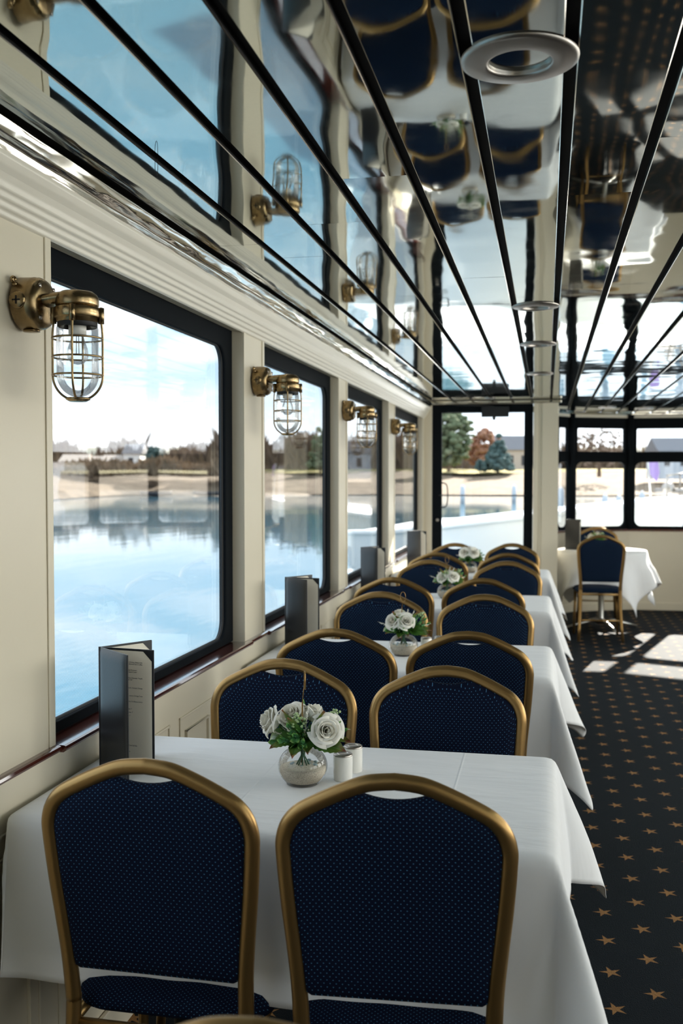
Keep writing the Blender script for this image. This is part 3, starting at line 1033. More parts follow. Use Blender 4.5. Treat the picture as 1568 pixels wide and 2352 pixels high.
def make_menu(full):
    """origin at the spine's foot; three leaves standing on end"""
    root = empty('menu')
    h = Vector((0, 0, 0))
    a1, a3, a2 = math.atan2(-.088, .106), math.atan2(-.018, .148), math.radians(56)
    L = .148
    cov = []
    for ang, nm in ((a1, 'cover'), (a3, 'inner_page_board'), (a2, 'cover')):
        mb = leafbox(MB(), h, ang, L, .0035, .0, MH)
        cov.append(mb.build(nm, M_leather, root, smooth=False, bevel=.0012))
    MB().lathe([(.004, 0), (.004, MH)], 12).build('spine', M_leather, root)
    # padded front of the first leaf
    d = Vector((math.cos(a1), math.sin(a1), 0)); n = Vector((d.y, -d.x, 0))
    vs = []; fs = []
    NN = 12
    for i in range(NN + 1):
        for j in range(NN * 2 + 1):
            u = i / NN; v = j / (NN * 2)
            e = min(min(u, 1 - u) * L, min(v, 1 - v) * MH)
            p = .0025 * min(1, max(0, (e - .004) / .01)) ** .5 if e > .004 else 0
            q = d * (.001 + u * (L - .002)) + n * (.0018 + p)
            vs.append((q.x, q.y, v * MH))
    w1 = NN * 2 + 1
    for i in range(NN):
        for j in range(NN * 2): fs.append((i * w1 + j, (i + 1) * w1 + j, (i + 1) * w1 + j + 1, i * w1 + j + 1))
    MB().add(vs, fs).build('padding', M_leather, cov[0])
    mb = MB()
    for k in range(92):
        z0 = .004 + k * .0031
        q = d * (L - .006) + n * .0026
        mb.tube([(q.x, q.y, z0), (q.x, q.y, z0 + .0018)], .0004, 4)
    mb.build('stitching', M_stitch, cov[0], smooth=False)
    for idx, ang in ((1, a3), (2, a2)):
        d = Vector((math.cos(ang), math.sin(ang), 0)); n = Vector((d.y, -d.x, 0))
        mb = MB()
        def P(u, v, o): q = d * u + n * o; return (q.x, q.y, v)
        vs = [P(.006, .005, .0022), P(L - .005, .005, .0022), P(L - .005, MH - .005, .0022), P(.006, MH - .005, .0022),
              P(.006, .005, .0026), P(L - .005, .005, .0026), P(L - .005, MH - .005, .0026), P(.006, MH - .005, .0026)]
        mb.add(vs, [(0, 3, 2, 1), (4, 5, 6, 7), (0, 1, 5, 4), (1, 2, 6, 5), (2, 3, 7, 6), (3, 0, 4, 7)])
        pg = mb.build('page', M_paper, cov[idx], smooth=False)
        for (u0, v0, su, sv) in ((.002, .001, 1, 1), (L - .001, .001, -1, 1), (L - .001, MH - .001, -1, -1), (.002, MH - .001, 1, -1)):
            A, B_, D_ = (u0, v0), (u0 + su * .030, v0), (u0, v0 + sv * .030)
            vs = [P(*q, .0028) for q in (A, B_, D_)] + [P(*q, .0034) for q in (A, B_, D_)]
            MB().add(vs, [(0, 1, 2), (3, 5, 4), (0, 3, 4, 1), (1, 4, 5, 2), (2, 5, 3, 0)]).build('corner_holder', M_leather, cov[idx], smooth=False)
        if full and idx == 1:
            for (vv, s) in LINES:
                cu = bpy.data.curves.new('t', 'FONT'); cu.body = s; cu.size = .0046 if vv < .14 or vv > .2 else .0052
                cu.align_x = 'RIGHT' if (vv < .14) else 'LEFT'
                cu.space_character = .9
                to = bpy.data.objects.new('t', cu)
                C.objects.link(to)
                dg = bpy.context.evaluated_depsgraph_get()
                tm = bpy.data.meshes.new_from_object(to.evaluated_get(dg))
                bpy.data.objects.remove(to)
                ux = L - .030 if vv < .14 else (.074 if vv < .2 else (.07 if s[0] == '1' else .052))
                if s.startswith(('Cinnamon,', 'Peppermint', 'Dark')): ux = L - .045
                if s.startswith(('Cinnamon,',)): ux = L - .058
                M4 = Matrix(((d.x, 0, n.x, 0), (d.y, 0, n.y, 0), (0, 1, 0, 0), (0, 0, 0, 1)))
                off = d * ux + n * .00285
                M5 = Matrix.Translation((off.x, off.y, MH - vv - .004)) @ M4
                tm.transform(M5)
                link('text_line', tm, M_ink, cov[idx], smooth=False)
    return root


mn = make_menu(True)
mn.location = (-1.063, 2.246, TZ + .002)
mn2 = make_menu(False)
spots = [(-1.055, 3.98), (-1.07, 5.78), (-1.045, 7.60)]
labs = ['black leather menu standing open by the second window, on the second table',
        'black leather menu standing against the wall on the third table', 'black leather menu, farthest of those along the left wall, on the fourth table']
tag(mn, 'open black leather menu with printed ivory pages, nearest the viewer on first table', 'menu', 'standing menus on the tables')
for i, (x, y) in enumerate(spots):
    m_ = mn2 if i == 0 else copy_tree(mn2)
    m_.location = (x, y, TZ + .002)
    tag(m_, labs[i], 'menu', 'standing menus on the tables')
m_ = copy_tree(mn2); m_.location = (.185, 10.0, TZ + .002); m_.rotation_euler = (0, 0, .25)
tag(m_, 'black menu standing on the round table beside the white column', 'menu', 'standing menus on the tables')


# ------------------------------------------------------------------ caged wall lamps
def make_lamp():
    """origin on the pilaster face at the box centre, +x into the room"""
    t = empty('caged_wall_lamp')
    Mx = Matrix.Rotation(PI / 2, 4, 'Y')
    b = MB().lathe([(0, 0), (.054, 0), (.058, .004), (.057, .034), (.0575, .036), (.056, .040), (.056, .046), (.050, .056), (.040, .060), (0, .062)], 48, Mx)
    b.build('junction_box', M_brass, t)
    for (y, zz, a) in ((-.056, 0, 0), ):
        pl = MB().lathe([(0, 0), (.019, 0), (.019, .005), (.016, .008), (0, .008)], 28, Matrix.Translation((.020, -.053, 0)) @ Matrix.Rotation(PI / 2, 4, 'X'))
        pl.build('screw_plug', M_brass, t)
        MB().box(.011, .029, -.0625, -.0605, -.0015, .0015).box(.0185, .0215, -.0625, -.0605, -.009, .009).build('screw_slot', M_gap, t, smooth=False, rot=None)
    MB().lathe([(0, 0), (.018, 0), (.018, .004), (0, .004)], 24, Matrix.Translation((.022, 0, -.060))).build('screw_plug', M_brass, t)
    for (y, zz) in ((.03, .034), (-.03, .034), (-.03, -.034), (.03, -.034)):
        MB().lathe([(0, 0), (.005, 0), (.005, .003), (0, .004)], 12, Matrix.Translation((.0575, y, zz)) @ Mx).build('screw', M_nickel, t)
    MB().lathe([(.004, 0), (.007, 0), (.0085, .004), (.007, .008), (.004, .008), (.004, 0)], 16, Matrix.Translation((.004, -.05, .045)) @ Matrix.Rotation(PI / 2, 4, 'Y'), cap=False).tube([(.008, -.046, .04), (.008, -.036, .030)], .006, 8).build('mounting_ear', M_brass, t)
    # arm
    pts = [(.040, 0, .003), (.060, 0, .006), (.085, 0, .009), (.110, 0, .010), (.132, 0, .010)]
    arm = MB().tube(pts, [.038, .031, .030, .034, .030], 24, rx=.0145, up=(0, 0, 1))
    arm.lathe([(0, .0245), (.020, .0243), (.034, .022), (.042, .016), (.046, .007), (.046, -.006), (.044, -.010), (0, -.010)], 48, Matrix.Translation((.130, 0, .0)))
    arm.build('arm', M_brass, t)
    Lx = Matrix.Translation((.130, 0, 0))
    MB().lathe([(.040, -.010), (.048, -.012), (.0495, -.014), (.0495, -.032), (.048, -.034), (.045, -.035), (.045, -.042), (.042, -.044), (.030, -.044)], 48, Lx, cap=False).build('collar', M_brass, t)
    for k in range(4):
        a = PI / 2 * k + .25
        MB().lathe([(0, 0), (.0065, 0), (.0065, .034), (0, .036)], 10, Matrix.Translation((.130 + .051 * math.cos(a), .051 * math.sin(a), -.046))).build('lug', M_brass, t)
    MB().lathe([(.038, -.040), (.041, -.046), (.0425, -.052), (.0445, -.056), (.0445, -.155)] + [(.0445 * math.cos(PI / 2 * k / 12), -.155 - .049 * math.sin(PI / 2 * k / 12)) for k in range(1, 13)], 48, Lx, cap=False).build('glass_jar', M_glass, t)
    MB().lathe([(.0425, -.040), (.0425, -.052), (.040, -.054)], 40, Lx, cap=False).build('gasket', M_blackm, t)
    cg = MB()
    Rr = .0535
    for k in range(4):
        a = PI / 2 * k + .25
        pr = [(Rr - .003, -.040), (Rr, -.07), (Rr, -.125), (Rr, -.157)] + [(Rr * math.cos(PI / 2 * k / 6), -.157 - .0545 * math.sin(PI / 2 * k / 6)) for k in range(1, 6)]
        pts = catmull([(.130 + r * math.cos(a), r * math.sin(a), zz) for r, zz in pr], 3)
        cg.tube(pts, .0026, 8)
    for zz in (-.078, -.118, -.157):
        cg.tube([(.130 + Rr * math.cos(2 * PI * k / 40), Rr * math.sin(2 * PI * k / 40), zz) for k in range(40)], .0022, 8, closed=True)
    cg.lathe([(.018, -.2085), (.026, -.205), (.026, -.209), (.018, -.2135), (.0, -.2145), (0, -.2105)], 30, Lx, cap=False)
    cg.build('cage', M_brass, t)
    MB().lathe([(0, -.044), (.019, -.044), (.019, -.068), (.014, -.070), (0, -.070)], 24, Lx).build('lamp_socket', M_ceramic_light, t)
    bu = MB().lathe([(.012, -.069), (.014, -.078), (.021, -.098), (.023, -.112), (.021, -.122), (.013, -.131), (0, -.134)], 28, Lx, cap=False).build('bulb', M_glass, t)
    fm = MB()
    for dy in (-.005, .005): fm.tube([(.130, dy, -.070), (.130, dy * 1.3, -.112)], .0008, 6)
    fm.build('filament', M_gold, bu)
    return t


lamp = make_lamp()
for i, (y, lab) in enumerate([(2.006, 'large brass caged bulkhead lamp nearest the viewer, on the first white post'),
                              (3.79, 'brass caged bulkhead lamp on the post between first and second windows'),
                              (5.545, 'brass caged bulkhead lamp on the post after the second window'),
                              (7.34, 'farthest brass caged bulkhead lamp, on the post before the last window')]):
    l_ = lamp if i == 0 else copy_tree(lamp)
    l_.location = (XL + .0045, y, 1.857)
    tag(l_, lab, 'wall lamp', 'brass caged lamps on the window posts')


# ------------------------------------------------------------------ flowers
def rose_mesh(seed, R=.037):
    rnd = random.Random(seed)
    vs = []; fs = []
    NP = 22
    for k in range(NP):
        f = k / (NP - 1)
        rad = R * (.10 + .72 * f ** .85)
        top = R * (1.42 - .62 * f ** 1.6)
        a0 = k * 2.399 + rnd.uniform(-.25, .25)
        wid = 1.5 - .75 * f
        nu, nv = 12, 10
        b0 = len(vs)
        tilt = rnd.uniform(-.04, .06) * R
        for j in range(nv + 1):
            v = j / nv
            for i in range(nu + 1):
                u = i / nu * 2 - 1
                an = a0 + u * wid * (.45 + .55 * math.sin(min(1, v * 1.3) * PI / 2))
                r = rad * (.30 + .70 * math.sin(min(1.0, v * 1.7) * PI / 2))
                r -= rad * .30 * (1 - f) * max(0, v - .5) ** 1.2
                e = max(0, v - .70) / .30
                roll = (.05 + .30 * f) * R
                r += roll * e ** 1.5 + (u * u) * .05 * R * e + tilt * v
                hh = top * v - roll * .8 * e ** 2.6
                hh -= top * .30 * (abs(u) ** 2.4) * v
                wob = .035 * R * noise.noise(Vector((an * 2.5, v * 3, k * 1.7 + seed)))
                vs.append(((r + wob) * math.cos(an), (r + wob) * math.sin(an), hh - R * .35 + wob))
        for j in range(nv):
            for i in range(nu):
                a = b0 + j * (nu + 1) + i
                fs.append((a, a + 1, a + nu + 2, a + nu + 1))
    return mk(vs, fs)


def leaf_mesh(L, W, droop, seed, serr=True):
    rnd = random.Random(seed)
    nu, nv = 6, 16
    vs = []; fs = []; uv = []
    ph = rnd.uniform(0, 6)
    for j in range(nv + 1):
        v = j / nv
        wv = W * math.sin(PI * min(1, v * .96 + .03) ** .8) ** .85
        if serr: wv *= 1 + .07 * ((j % 2) * 2 - 1)
        ang = droop * v
        # arc length curve
        xx = L * (math.sin(ang) / ang * v if abs(droop * v) > 1e-4 else v)
        zz = -L * v * (1 - math.cos(ang)) / max(ang, 1e-4) if droop else 0
        for i in range(nu + 1):
            u = i / nu * 2 - 1
            vs.append((xx, u * wv / 2, zz + .18 * W * abs(u) ** 1.5 + .05 * W * math.sin(v * 9 + u * 2 + ph)))
            uv.append((i / nu, v))
    for j in range(nv):
        for i in range(nu):
            a = j * (nu + 1) + i
            fs.append((a, a + 1, a + nu + 2, a + nu + 1))
    return mk(vs, fs, uv)


def place(o, loc, az, el, roll=0):
    """x axis of the thing to azimuth az, elevation el"""
    o.location = loc
    o.rotation_mode = 'XYZ'
    m = Matrix.Rotation(az, 4, 'Z') @ Matrix.Rotation(-el, 4, 'Y') @ Matrix.Rotation(roll, 4, 'X')
    o.rotation_euler = m.to_euler()


def sprig(root, loc, az, el, L, n, seed, m=None, nm='leaf_sprig', lw=(.022, .011)):
    """a stem with small pointed leaves as one mesh"""
    rnd = random.Random(seed)
    allv = []; allf = []; alluv = []
    for k in range(n):
        t = (k + 1) / n
        lm = leaf_mesh(lw[0] * rnd.uniform(.7, 1.15), lw[1] * rnd.uniform(.8, 1.2), rnd.uniform(.2, .9), seed * 10 + k, False)
        a = k * 2.1 + rnd.uniform(-.4, .4)
        M_ = Matrix.Translation((L * t, 0, 0)) @ Matrix.Rotation(a, 4, 'X') @ Matrix.Rotation(-rnd.uniform(.5, 1.1) if t < 1 else -.1, 4, 'Y')
        o0 = len(allv)
        for v in lm.vertices: allv.append(tuple(M_ @ v.co))
        for p in lm.polygons: allf.append(tuple(i + o0 for i in p.vertices))
        uvd = {}
        for lp in lm.loops: uvd[lp.vertex_index] = tuple(lm.uv_layers[0].data[lp.index].uv)
        alluv += [uvd.get(i, (0, 0)) for i in range(len(lm.vertices))]
        bpy.data.meshes.remove(lm)
    sb = MB().tube([(0, 0, 0), (L, 0, 0)], .0011, 5)
    o0 = len(allv); allv += sb.v; allf += [tuple(i + o0 for i in f) for f in sb.f]; alluv += [(.5, .1)] * len(sb.v)
    o = link(nm, mk(allv, allf, alluv), m or M_leaf2, root)
    place(o, loc, az, el)
    return o


def berries(root, loc, seed, n=34, R=.022):
    rnd = random.Random(seed)
    b = MB(); s = MB()
    for k in range(n):
        d = Vector((rnd.gauss(0, 1), rnd.gauss(0, 1) - .5, rnd.gauss(0, 1) + .5)).normalized() * R * rnd.uniform(.75, 1.1)
        b.sphere(d, rnd.uniform(.0023, .0034), 10, 6)
        s.tube([(0, 0, -R * .9), tuple(d)], .0006, 4)
    o = b.build('berry_cluster', M_berry, root, loc=loc)
    s.build('berry_stems', M_stem, o)
    return o


def centerpiece(loc, seed, roses, rod_top=.263, rod_x=-.004, loop_turn=PI / 2, dens=1.0, rz=0, R=.0555):
    t = empty('rose_centerpiece', loc, rz)
    # bowl: truncated sphere
    prof = [(0, .003), (.026, .003)]
    zc = .042
    for k in range(13):
        a = math.radians(-48 + k * (48 + 50) / 12)
        prof.append((R * math.cos(a), zc + R * math.sin(a) * (.86)))
    pout = [(0, 0.0), (.030, 0.0), (.036, .002)] + [(r + .0018, zz) for r, zz in prof[3:]]
    MB().lathe(pout, 48, cap=False).build('glass_bowl', M_glass, t)
    bi = MB().lathe([(0, .006), (.030, .006), (.041, .010), (.052, .026), (.0535, .037), (.0520, .0405), (.035, .042), (.018, .046), (0, .045)], 40)
    bi.build('sand', M_sand, t)
    bs = MB().lathe([(.0, 0), (.034, 0), (.038, .0025), (.030, .0055), (0, .0055)], 40).build('bowl_base', M_glass, t)
    rnd = random.Random(seed)
    sh = MB()
    for k in range(9):
        a = rnd.uniform(0, 6.28); r = rnd.uniform(.015, .04)
        sh.sphere((r * math.cos(a), r * math.sin(a), .045), rnd.uniform(.003, .006), 8, 5, (1, rnd.uniform(.5, 1), .6))
    sh.build('shells', M_shell, t)
    st = MB()
    for k in range(9):
        a = k * .7; st.tube([(.006 * math.cos(a * 2.3), .006 * math.sin(a * 2.3), .095), (.004 * math.cos(a), .004 * math.sin(a), .066), (.016 * math.cos(a), .016 * math.sin(a), .043)], .0014, 6)
    st.build('stems', M_stem, t)
    # roses
    for k, (x, y, zz, az, el, Rr) in enumerate(roses):
        o = link('rose', rose_mesh(seed * 7 + k, Rr * .92), M_petal, t)
        d = Vector((math.cos(az) * math.cos(el), math.sin(az) * math.cos(el), math.sin(el)))
        o.location = (x, y, zz)
        o.rotation_euler = d.to_track_quat('Z', 'Y').to_euler()
        sp = MB().tube([tuple(Vector((x, y, zz)) - d * Rr * .3), (x * .4, y * .4, (zz + .08) / 2 + .005), (0, 0, .075)], .0018, 6).build('rose_stem', M_stem, t)
    # big leaves
    def leaf(az, el, L, W, droop, z0=.098, r0=.02, roll=0):
        o = link('leaf', leaf_mesh(L, W, droop, rnd.randint(0, 999)), M_leaf, t)
        place(o, (r0 * math.cos(az), r0 * math.sin(az), z0), az, el, roll)
    leaf(-2.95, .25, .092, .036, 1.7, .108, .02, -.95)
    leaf(-1.75, -.25, .055, .038, .5, .10, .012)
    leaf(-1.15, -.15, .06, .040, .4, .105, .01)
    leaf(-.35, -.10, .095, .048, .3, .106, .02, .75)
    leaf(-.15, .15, .10, .036, .5, .108, .015, .6)
    leaf(-2.4, .1, .07, .04, .9, .106, .015, -.6)
    leaf(.6, .3, .06, .036, .6, .115)
    leaf(1.6, .1, .07, .036, .6, .11)
    leaf(2.5, .2, .07, .036, .9, .11)
    leaf(-1.9, 1.05, .075, .030, .4, .11, .018)
    leaf(-.5, 1.15, .075, .030, .3, .115, .03)
    leaf(-2.3, 1.2, .08, .028, .3, .11, .02)
    # small pointed sprigs, front and outside
    for k, (az, el, L) in enumerate([(-2.6, .05, .055), (-2.2, .2, .05), (-1.7, .5, .05), (-1.35, .1, .048), (-1.5, 1.0, .055), (-.2, .55, .085), (-.05, .35, .09), (.4, .8, .07),
                                     (1.2, .6, .06), (2.2, .6, .06), (-2.0, .8, .06), (3.0, .6, .05), (-.8, .7, .05), (1.8, 1.2, .07)]):
        sprig(t, (.008 * math.cos(az), .008 * math.sin(az), .10), az, el, L, 8, seed * 31 + k)
    berries(t, (-.005, -.030, .150), seed, 34, .02)
    berries(t, (.072, .015, .160), seed + 3, 18, .014)
    # pale wispy sprigs
    for k, (az, el, L) in enumerate([(-2.3, .75, .085), (.1, 1.15, .085), (-2.9, .35, .095), (.25, .25, .10), (-1.0, 1.2, .09)]):
        sprig(t, (.006 * math.cos(az), .006 * math.sin(az), .10), az, el, L, 16, seed * 57 + k, M_petal, 'baby_breath_sprig', (.008, .004))
    # gold card holder with a looped top
    rod = MB().tube([(rod_x, 0, .05), (rod_x + .001, 0, .19)], .0020, 8)
    zt = rod_top - .022
    pts = [(rod_x + .001, 0, .19), (rod_x + .004, 0, zt - .022)]
    u = Vector((math.cos(loop_turn), math.sin(loop_turn), 0))
    for k in range(29):
        a = -PI / 2 + 2 * PI * k / 14
        c = Vector((rod_x + .005, 0, zt)) + u * (.0105 * math.cos(a)) + Vector((0, 0, .021 * math.sin(a)))
        pts.append(tuple(c + u.cross(Vector((0, 0, 1))) * (.0035 * k / 28)))
    rod.tube(pts, .0011, 6)
    rod.build('card_holder', M_gold, t)
    return t


R1 = [(.058, -.022, .133, -1.2, .25, .040), (-.067, -.006, .142, -2.75, .35, .037), (-.026, .020, .150, -1.9, .8, .036), (.016, .030, .150, .9, .9, .034)]
c1 = centerpiece((-.547, 2.215, TZ + .0015), 1, R1, .263, -.002, PI / 2 + .24)
tag(c1, 'white rose arrangement in glass fishbowl with sand, nearest the viewer on first table', 'flowers', 'rose centrepieces on the tables')
R2 = [(-.035, -.030, .138, -2.0, .4, .036), (.012, -.034, .140, -1.3, .45, .036), (-.02, .03, .15, 1.9, .9, .034)]
c2 = centerpiece((-.552, 3.905, TZ + .0015), 2, R2, .255, -.008, .2)
tag(c2, 'white rose arrangement in fishbowl with looped gold rod, on second table', 'flowers', 'rose centrepieces on the tables')
R3 = [(-.022, -.03, .125, -2.0, .4, .036), (.035, -.028, .13, -1.2, .5, .037), (.01, .03, .135, 1.5, .9, .034)]
c3 = centerpiece((-.566, 5.80, TZ + .0015), 3, R3, .25, -.004, .1, rz=0)
tag(c3, 'white rose arrangement with dark greenery on its left, on third table', 'flowers', 'rose centrepieces on the tables')
c4 = centerpiece((-.555, 7.40, TZ + .0015), 4, [(-.035, -.03, .15, -1.9, .4, .042), (.03, -.03, .15, -1.2, .4, .042), (0, .03, .16, 1.5, 1, .036)], .20, 0, .1)
tag(c4, 'white rose arrangement farthest along the left wall, on fourth table', 'flowers', 'rose centrepieces on the tables')
c5 = centerpiece((.46, 9.95, TZ + .0015), 5, [(-.03, -.03, .13, -1.9, .4, .036), (.03, .03, .14, 1.2, .6, .036)], .20, 0, .1)
tag(c5, 'green and white arrangement on the round table, behind the whole chair', 'flowers', 'rose centrepieces on the tables')


# ------------------------------------------------------------------ shakers
def shaker():
    t = empty('salt_shaker')
    MB().lathe([(0, 0), (.0215, 0), (.0225, .002), (.0228, .056), (.0220, .0585), (0, .0585)], 40).build('body', M_porc, t)
    MB().lathe([(.0222, .057), (.0226, .0605), (.0205, .0625), (.010, .0618), (0, .0618)], 40, cap=False).build('metal_lid', M_nickel, t)
    MB().lathe([(.011, .0618), (.012, .0628), (.013, .0618)], 24, cap=False).build('lid_rim', M_chrome, t)
    return t


sh0 = shaker()
for i, (x, y, lab) in enumerate([(-.462, 2.262, 'front one of two white shakers with metal lids, right of the nearest bowl'),
                                 (-.452, 2.335, 'rear one of two white shakers, tucked beneath the red-tipped leaf'),
                                 (-.47, 3.98, 'left one of two white shakers right of the second bowl'), (-.42, 4.02, 'right one of two white shakers right of the second bowl'),
                                 (-.47, 5.86, 'left one of two white shakers right of the third bowl'), (-.42, 5.90, 'right one of two white shakers right of the third bowl')]):
    s_ = sh0 if i == 0 else copy_tree(sh0)
    s_.location = (x, y, TZ + .002)
    tag(s_, lab, 'shaker', 'white salt and pepper shakers')

# fishing line loop hanging from the ceiling gap
lp = [(-.90 + .0, 0, 0)]
pts = [(.0035 * math.sin(a), 0, .028 * math.cos(a)) for a in [2 * PI * k / 24 for k in range(24)]]
o = MB().tube([(p[0], p[1], p[2]) for p in pts], .0006, 5, closed=True).build('wire_loop', M_gap, loc=(-.858, 2.12, CZ - .012))
tag(o, 'thin wire loop hanging from a gap in the mirrored ceiling', 'wire')

# ------------------------------------------------------------------ the river outside
FD = Vector((-.2015, .979, 0)).normalized(); RD = Vector((FD.y, -FD.x, 0))


def out(px, d, zz):
    """a place outside: px sideways bearing, d metres off"""
    u = (px - 784) / 2287 * d
    return Vector((FD.x * d + RD.x * u, FD.y * d + RD.y * u, zz))


WZ = -1.0
me = mk([(-600, -200, WZ), (600, -200, WZ), (600, 700, WZ), (-600, 700, WZ)], [(0, 1, 2, 3)])
o = link('river', me, M_water, smooth=False)
struct(o)


def strip(name, m, rows, seed, cols=80, px0=-900, px1=2600, kind='structure', jit=0):
    """terrain strip; rows: list of (distance, z)"""
    vs = []; fs = []
    for (d, zz) in rows:
        for i in range(cols + 1):
            px = px0 + (px1 - px0) * i / cols
            nn = noise.noise(Vector((px * .004, seed, d * .01)))
            vs.append(out(px, d * (1 + .06 * nn) - (40 * max(0, 1 - abs(px - 60) / 260) if jit else 0), zz + (nn * .4 if zz > 0 else 0)))
    for j in range(len(rows) - 1):
        for i in range(cols):
            a = j * (cols + 1) + i
            fs.append((a, a + 1, a + cols + 2, a + cols + 1))
    o = link(name, mk(vs, fs), m)
    o['kind'] = kind
    return o


strip('mud_edge', M_mud, [(135, WZ - .3), (137, WZ + .15), (140, WZ + .3)], 1)
strip('river_bank', M_bank, [(136.5, WZ + .1), (145, .3), (165, 1.2), (172, 2.2), (176, 2.6)], 2, cols=50, px0=980)
strip('scrub_bank', M_scrub, [(136.5, WZ + .1), (145, .3), (165, 1.2), (172, 2.2), (176, 2.6)], 2, cols=60, px1=980, jit=1)
strip('grass_field', M_field, [(173, 2.3), (182, 2.9), (260, 3.6), (420, 4)], 3)


def clump(name, m, c, w_, h_, n, seed, cone=0.0, leafr=.6):
    """a crown of many small leaf clusters, with a trunk"""
    rnd = random.Random(seed)
    t = empty(name, c)
    mb = MB()
    for k in range(n):
        for _ in range(30):
            x, y, zz = rnd.uniform(-1, 1), rnd.uniform(-1, 1), rnd.uniform(0, 1)
            rr = (1 - zz) ** .8 if cone else math.sqrt(max(0, 1 - (2 * zz - 1) ** 2))
            if x * x + y * y < rr * rr: break
        q = Vector((x * w_ / 2, y * w_ / 2, h_ * (.08 + .9 * zz)))
        s = leafr * rnd.uniform(.5, 1.2)
        a, b = rnd.uniform(0, 6.3), rnd.uniform(-.6, .6)
        mb.sphere(q, s * .5, 6, 4, (rnd.uniform(.6, 1.3), rnd.uniform(.6, 1.3), rnd.uniform(.5, 1)))
    mb.build('foliage', m, t)
    MB().tube([(0, 0, -.5), (0, 0, h_ * .6)], [w_ * .04, w_ * .015], 8).build('trunk', M_thicket, t)
    return t


tag(clump('pine_tree', M_greytree, out(1030, 174, 2.4), 8.5, 11.2, 420, 1, 0, 1.3), 'tall grey-green tree at the left of the door glass', 'tree', 'trees on the far shore')
tag(clump('spruce_tree', M_bluetree, out(1143, 170, 2.3), 5.4, 6.6, 260, 2, 1, 1.1), 'dark blue-green conical tree in the middle of the door glass', 'tree', 'trees on the far shore')
tag(clump('autumn_tree', M_redtree, out(1108, 190, 2.8), 7.0, 8.0, 200, 3, 0, 1.1), 'russet autumn tree between the two green trees in the door glass', 'tree', 'trees on the far shore')
tag(clump('shrub', M_bluetree, out(1103, 168, 2.3), 1.8, 2.2, 60, 4, 0, .7), 'small dark shrub at the foot of the russet tree', 'shrub')
tag(clump('evergreen_tree', M_bluetree, out(358, 170, 2.4), 3.2, 4.4, 120, 5, 0, .9), 'dark evergreen standing alone beyond the first window', 'tree', 'trees on the far shore')
tag(clump('evergreen_tree', M_greytree, out(735, 172, 2.4), 5, 8.5, 160, 6, 1, 1.0), 'tall evergreen beyond the right of second window', 'tree', 'trees on the far shore')
tag(clump('bare_tree', M_thicket, out(1375, 150, 2.0), 8, 7.4, 260, 8, 0, .55), 'broad brown tree seen through the upper bow window pane', 'tree', 'trees on the far shore')


def thicket(px0, px1, d, h0, h1, n, seed, m=M_thicket):
    """a dense band of bare brush: fans of fine branches"""
    rnd = random.Random(seed)
    vs = []; fs = []
    for k in range(n):
        px = rnd.uniform(px0, px1); dd = d + rnd.uniform(-8, 14)
        c = out(px, dd, 1.6)
        h = rnd.uniform(h0, h1) * (1 + .45 * noise.noise(Vector((px * .012, 5, seed))))
        for b in range(7):
            sx, sy = rnd.gauss(0, .22) * h, rnd.gauss(0, .15) * h
            top = c + Vector((sx, sy, h * rnd.uniform(.6, 1)))
            w_ = .12 + .03 * h
            o0 = len(vs)
            base_ = c + Vector((sx * .1, sy * .1, 0)); mid = c.lerp(top, .55) + Vector((rnd.uniform(-.3, .3), 0, 0))
            vs += [base_ - RD * w_ * .5, base_ + RD * w_ * .5, mid + RD * w_ * 1.6, top, mid - RD * w_ * 1.6, mid + FD * w_ * 1.2]
            fs += [(o0, o0 + 1, o0 + 5), (o0 + 1, o0 + 2, o0 + 5), (o0 + 2, o0 + 3, o0 + 5), (o0 + 3, o0 + 4, o0 + 5), (o0 + 4, o0, o0 + 5)]
    o = link('bare_brush', mk(vs, fs), m, smooth=False)
    o['kind'] = 'stuff'
    return o


tag(thicket(-700, 520, 192, 4, 7.0, 1500, 11), 'band of bare brown brush and trees along the shore beyond the first window', 'brush', kind='stuff')
tag(thicket(520, 960, 192, 6, 9.0, 700, 12), 'taller bare brown trees along the shore beyond the second and third windows', 'brush', kind='stuff')
tag(thicket(1000, 2500, 240, 5, 8.5, 1500, 13), 'distant brown tree band beyond the door and bow windows', 'brush', kind='stuff')
tag(thicket(-700, 560, 148, 1.6, 3.0, 1300, 14, M_reed), 'tan reeds and scrub on the near left bank beyond the first window', 'reeds', kind='stuff')
hm = strip('distant_hill', mat('distant_wooded_hill', rough=1, fn=f_two((.16, .17, .14), (.26, .25, .20), .05)), [(270, 2), (290, 9.5), (330, 11.5), (420, 12)], 8)


def house(px, d, zz, w_, h_, wall, roof, label, rz=0):
    t = empty('house', out(px, d, zz), math.atan2(FD.y, FD.x) - PI / 2 + rz)
    MB().box(-w_ / 2, w_ / 2, -3, 3, -1, h_ * .6).build('walls', wall, t, smooth=False)
    r = MB().add([(-w_ / 2 - .3, -3.4, h_ * .6), (w_ / 2 + .3, -3.4, h_ * .6), (w_ / 2 + .3, 3.4, h_ * .6), (-w_ / 2 - .3, 3.4, h_ * .6), (-w_ / 2 - .3, 0, h_), (w_ / 2 + .3, 0, h_)],
                 [(0, 1, 5, 4), (2, 3, 4, 5), (0, 4, 3), (1, 2, 5), (0, 3, 2, 1)])
    r.build('roof', roof, t, smooth=False)
    wm = MB()
    for k in range(max(2, int(w_ / 2.5))):
        x = -w_ / 2 + 1.2 + k * 2.4
        if x < w_ / 2 - .6: wm.box(x - .4, x + .4, -3.05, -3.0, h_ * .18, h_ * .45)
    wm.build('windows', M_dark, t, smooth=False)
    tag(t, label, 'house', 'houses on the far shore')
    return t


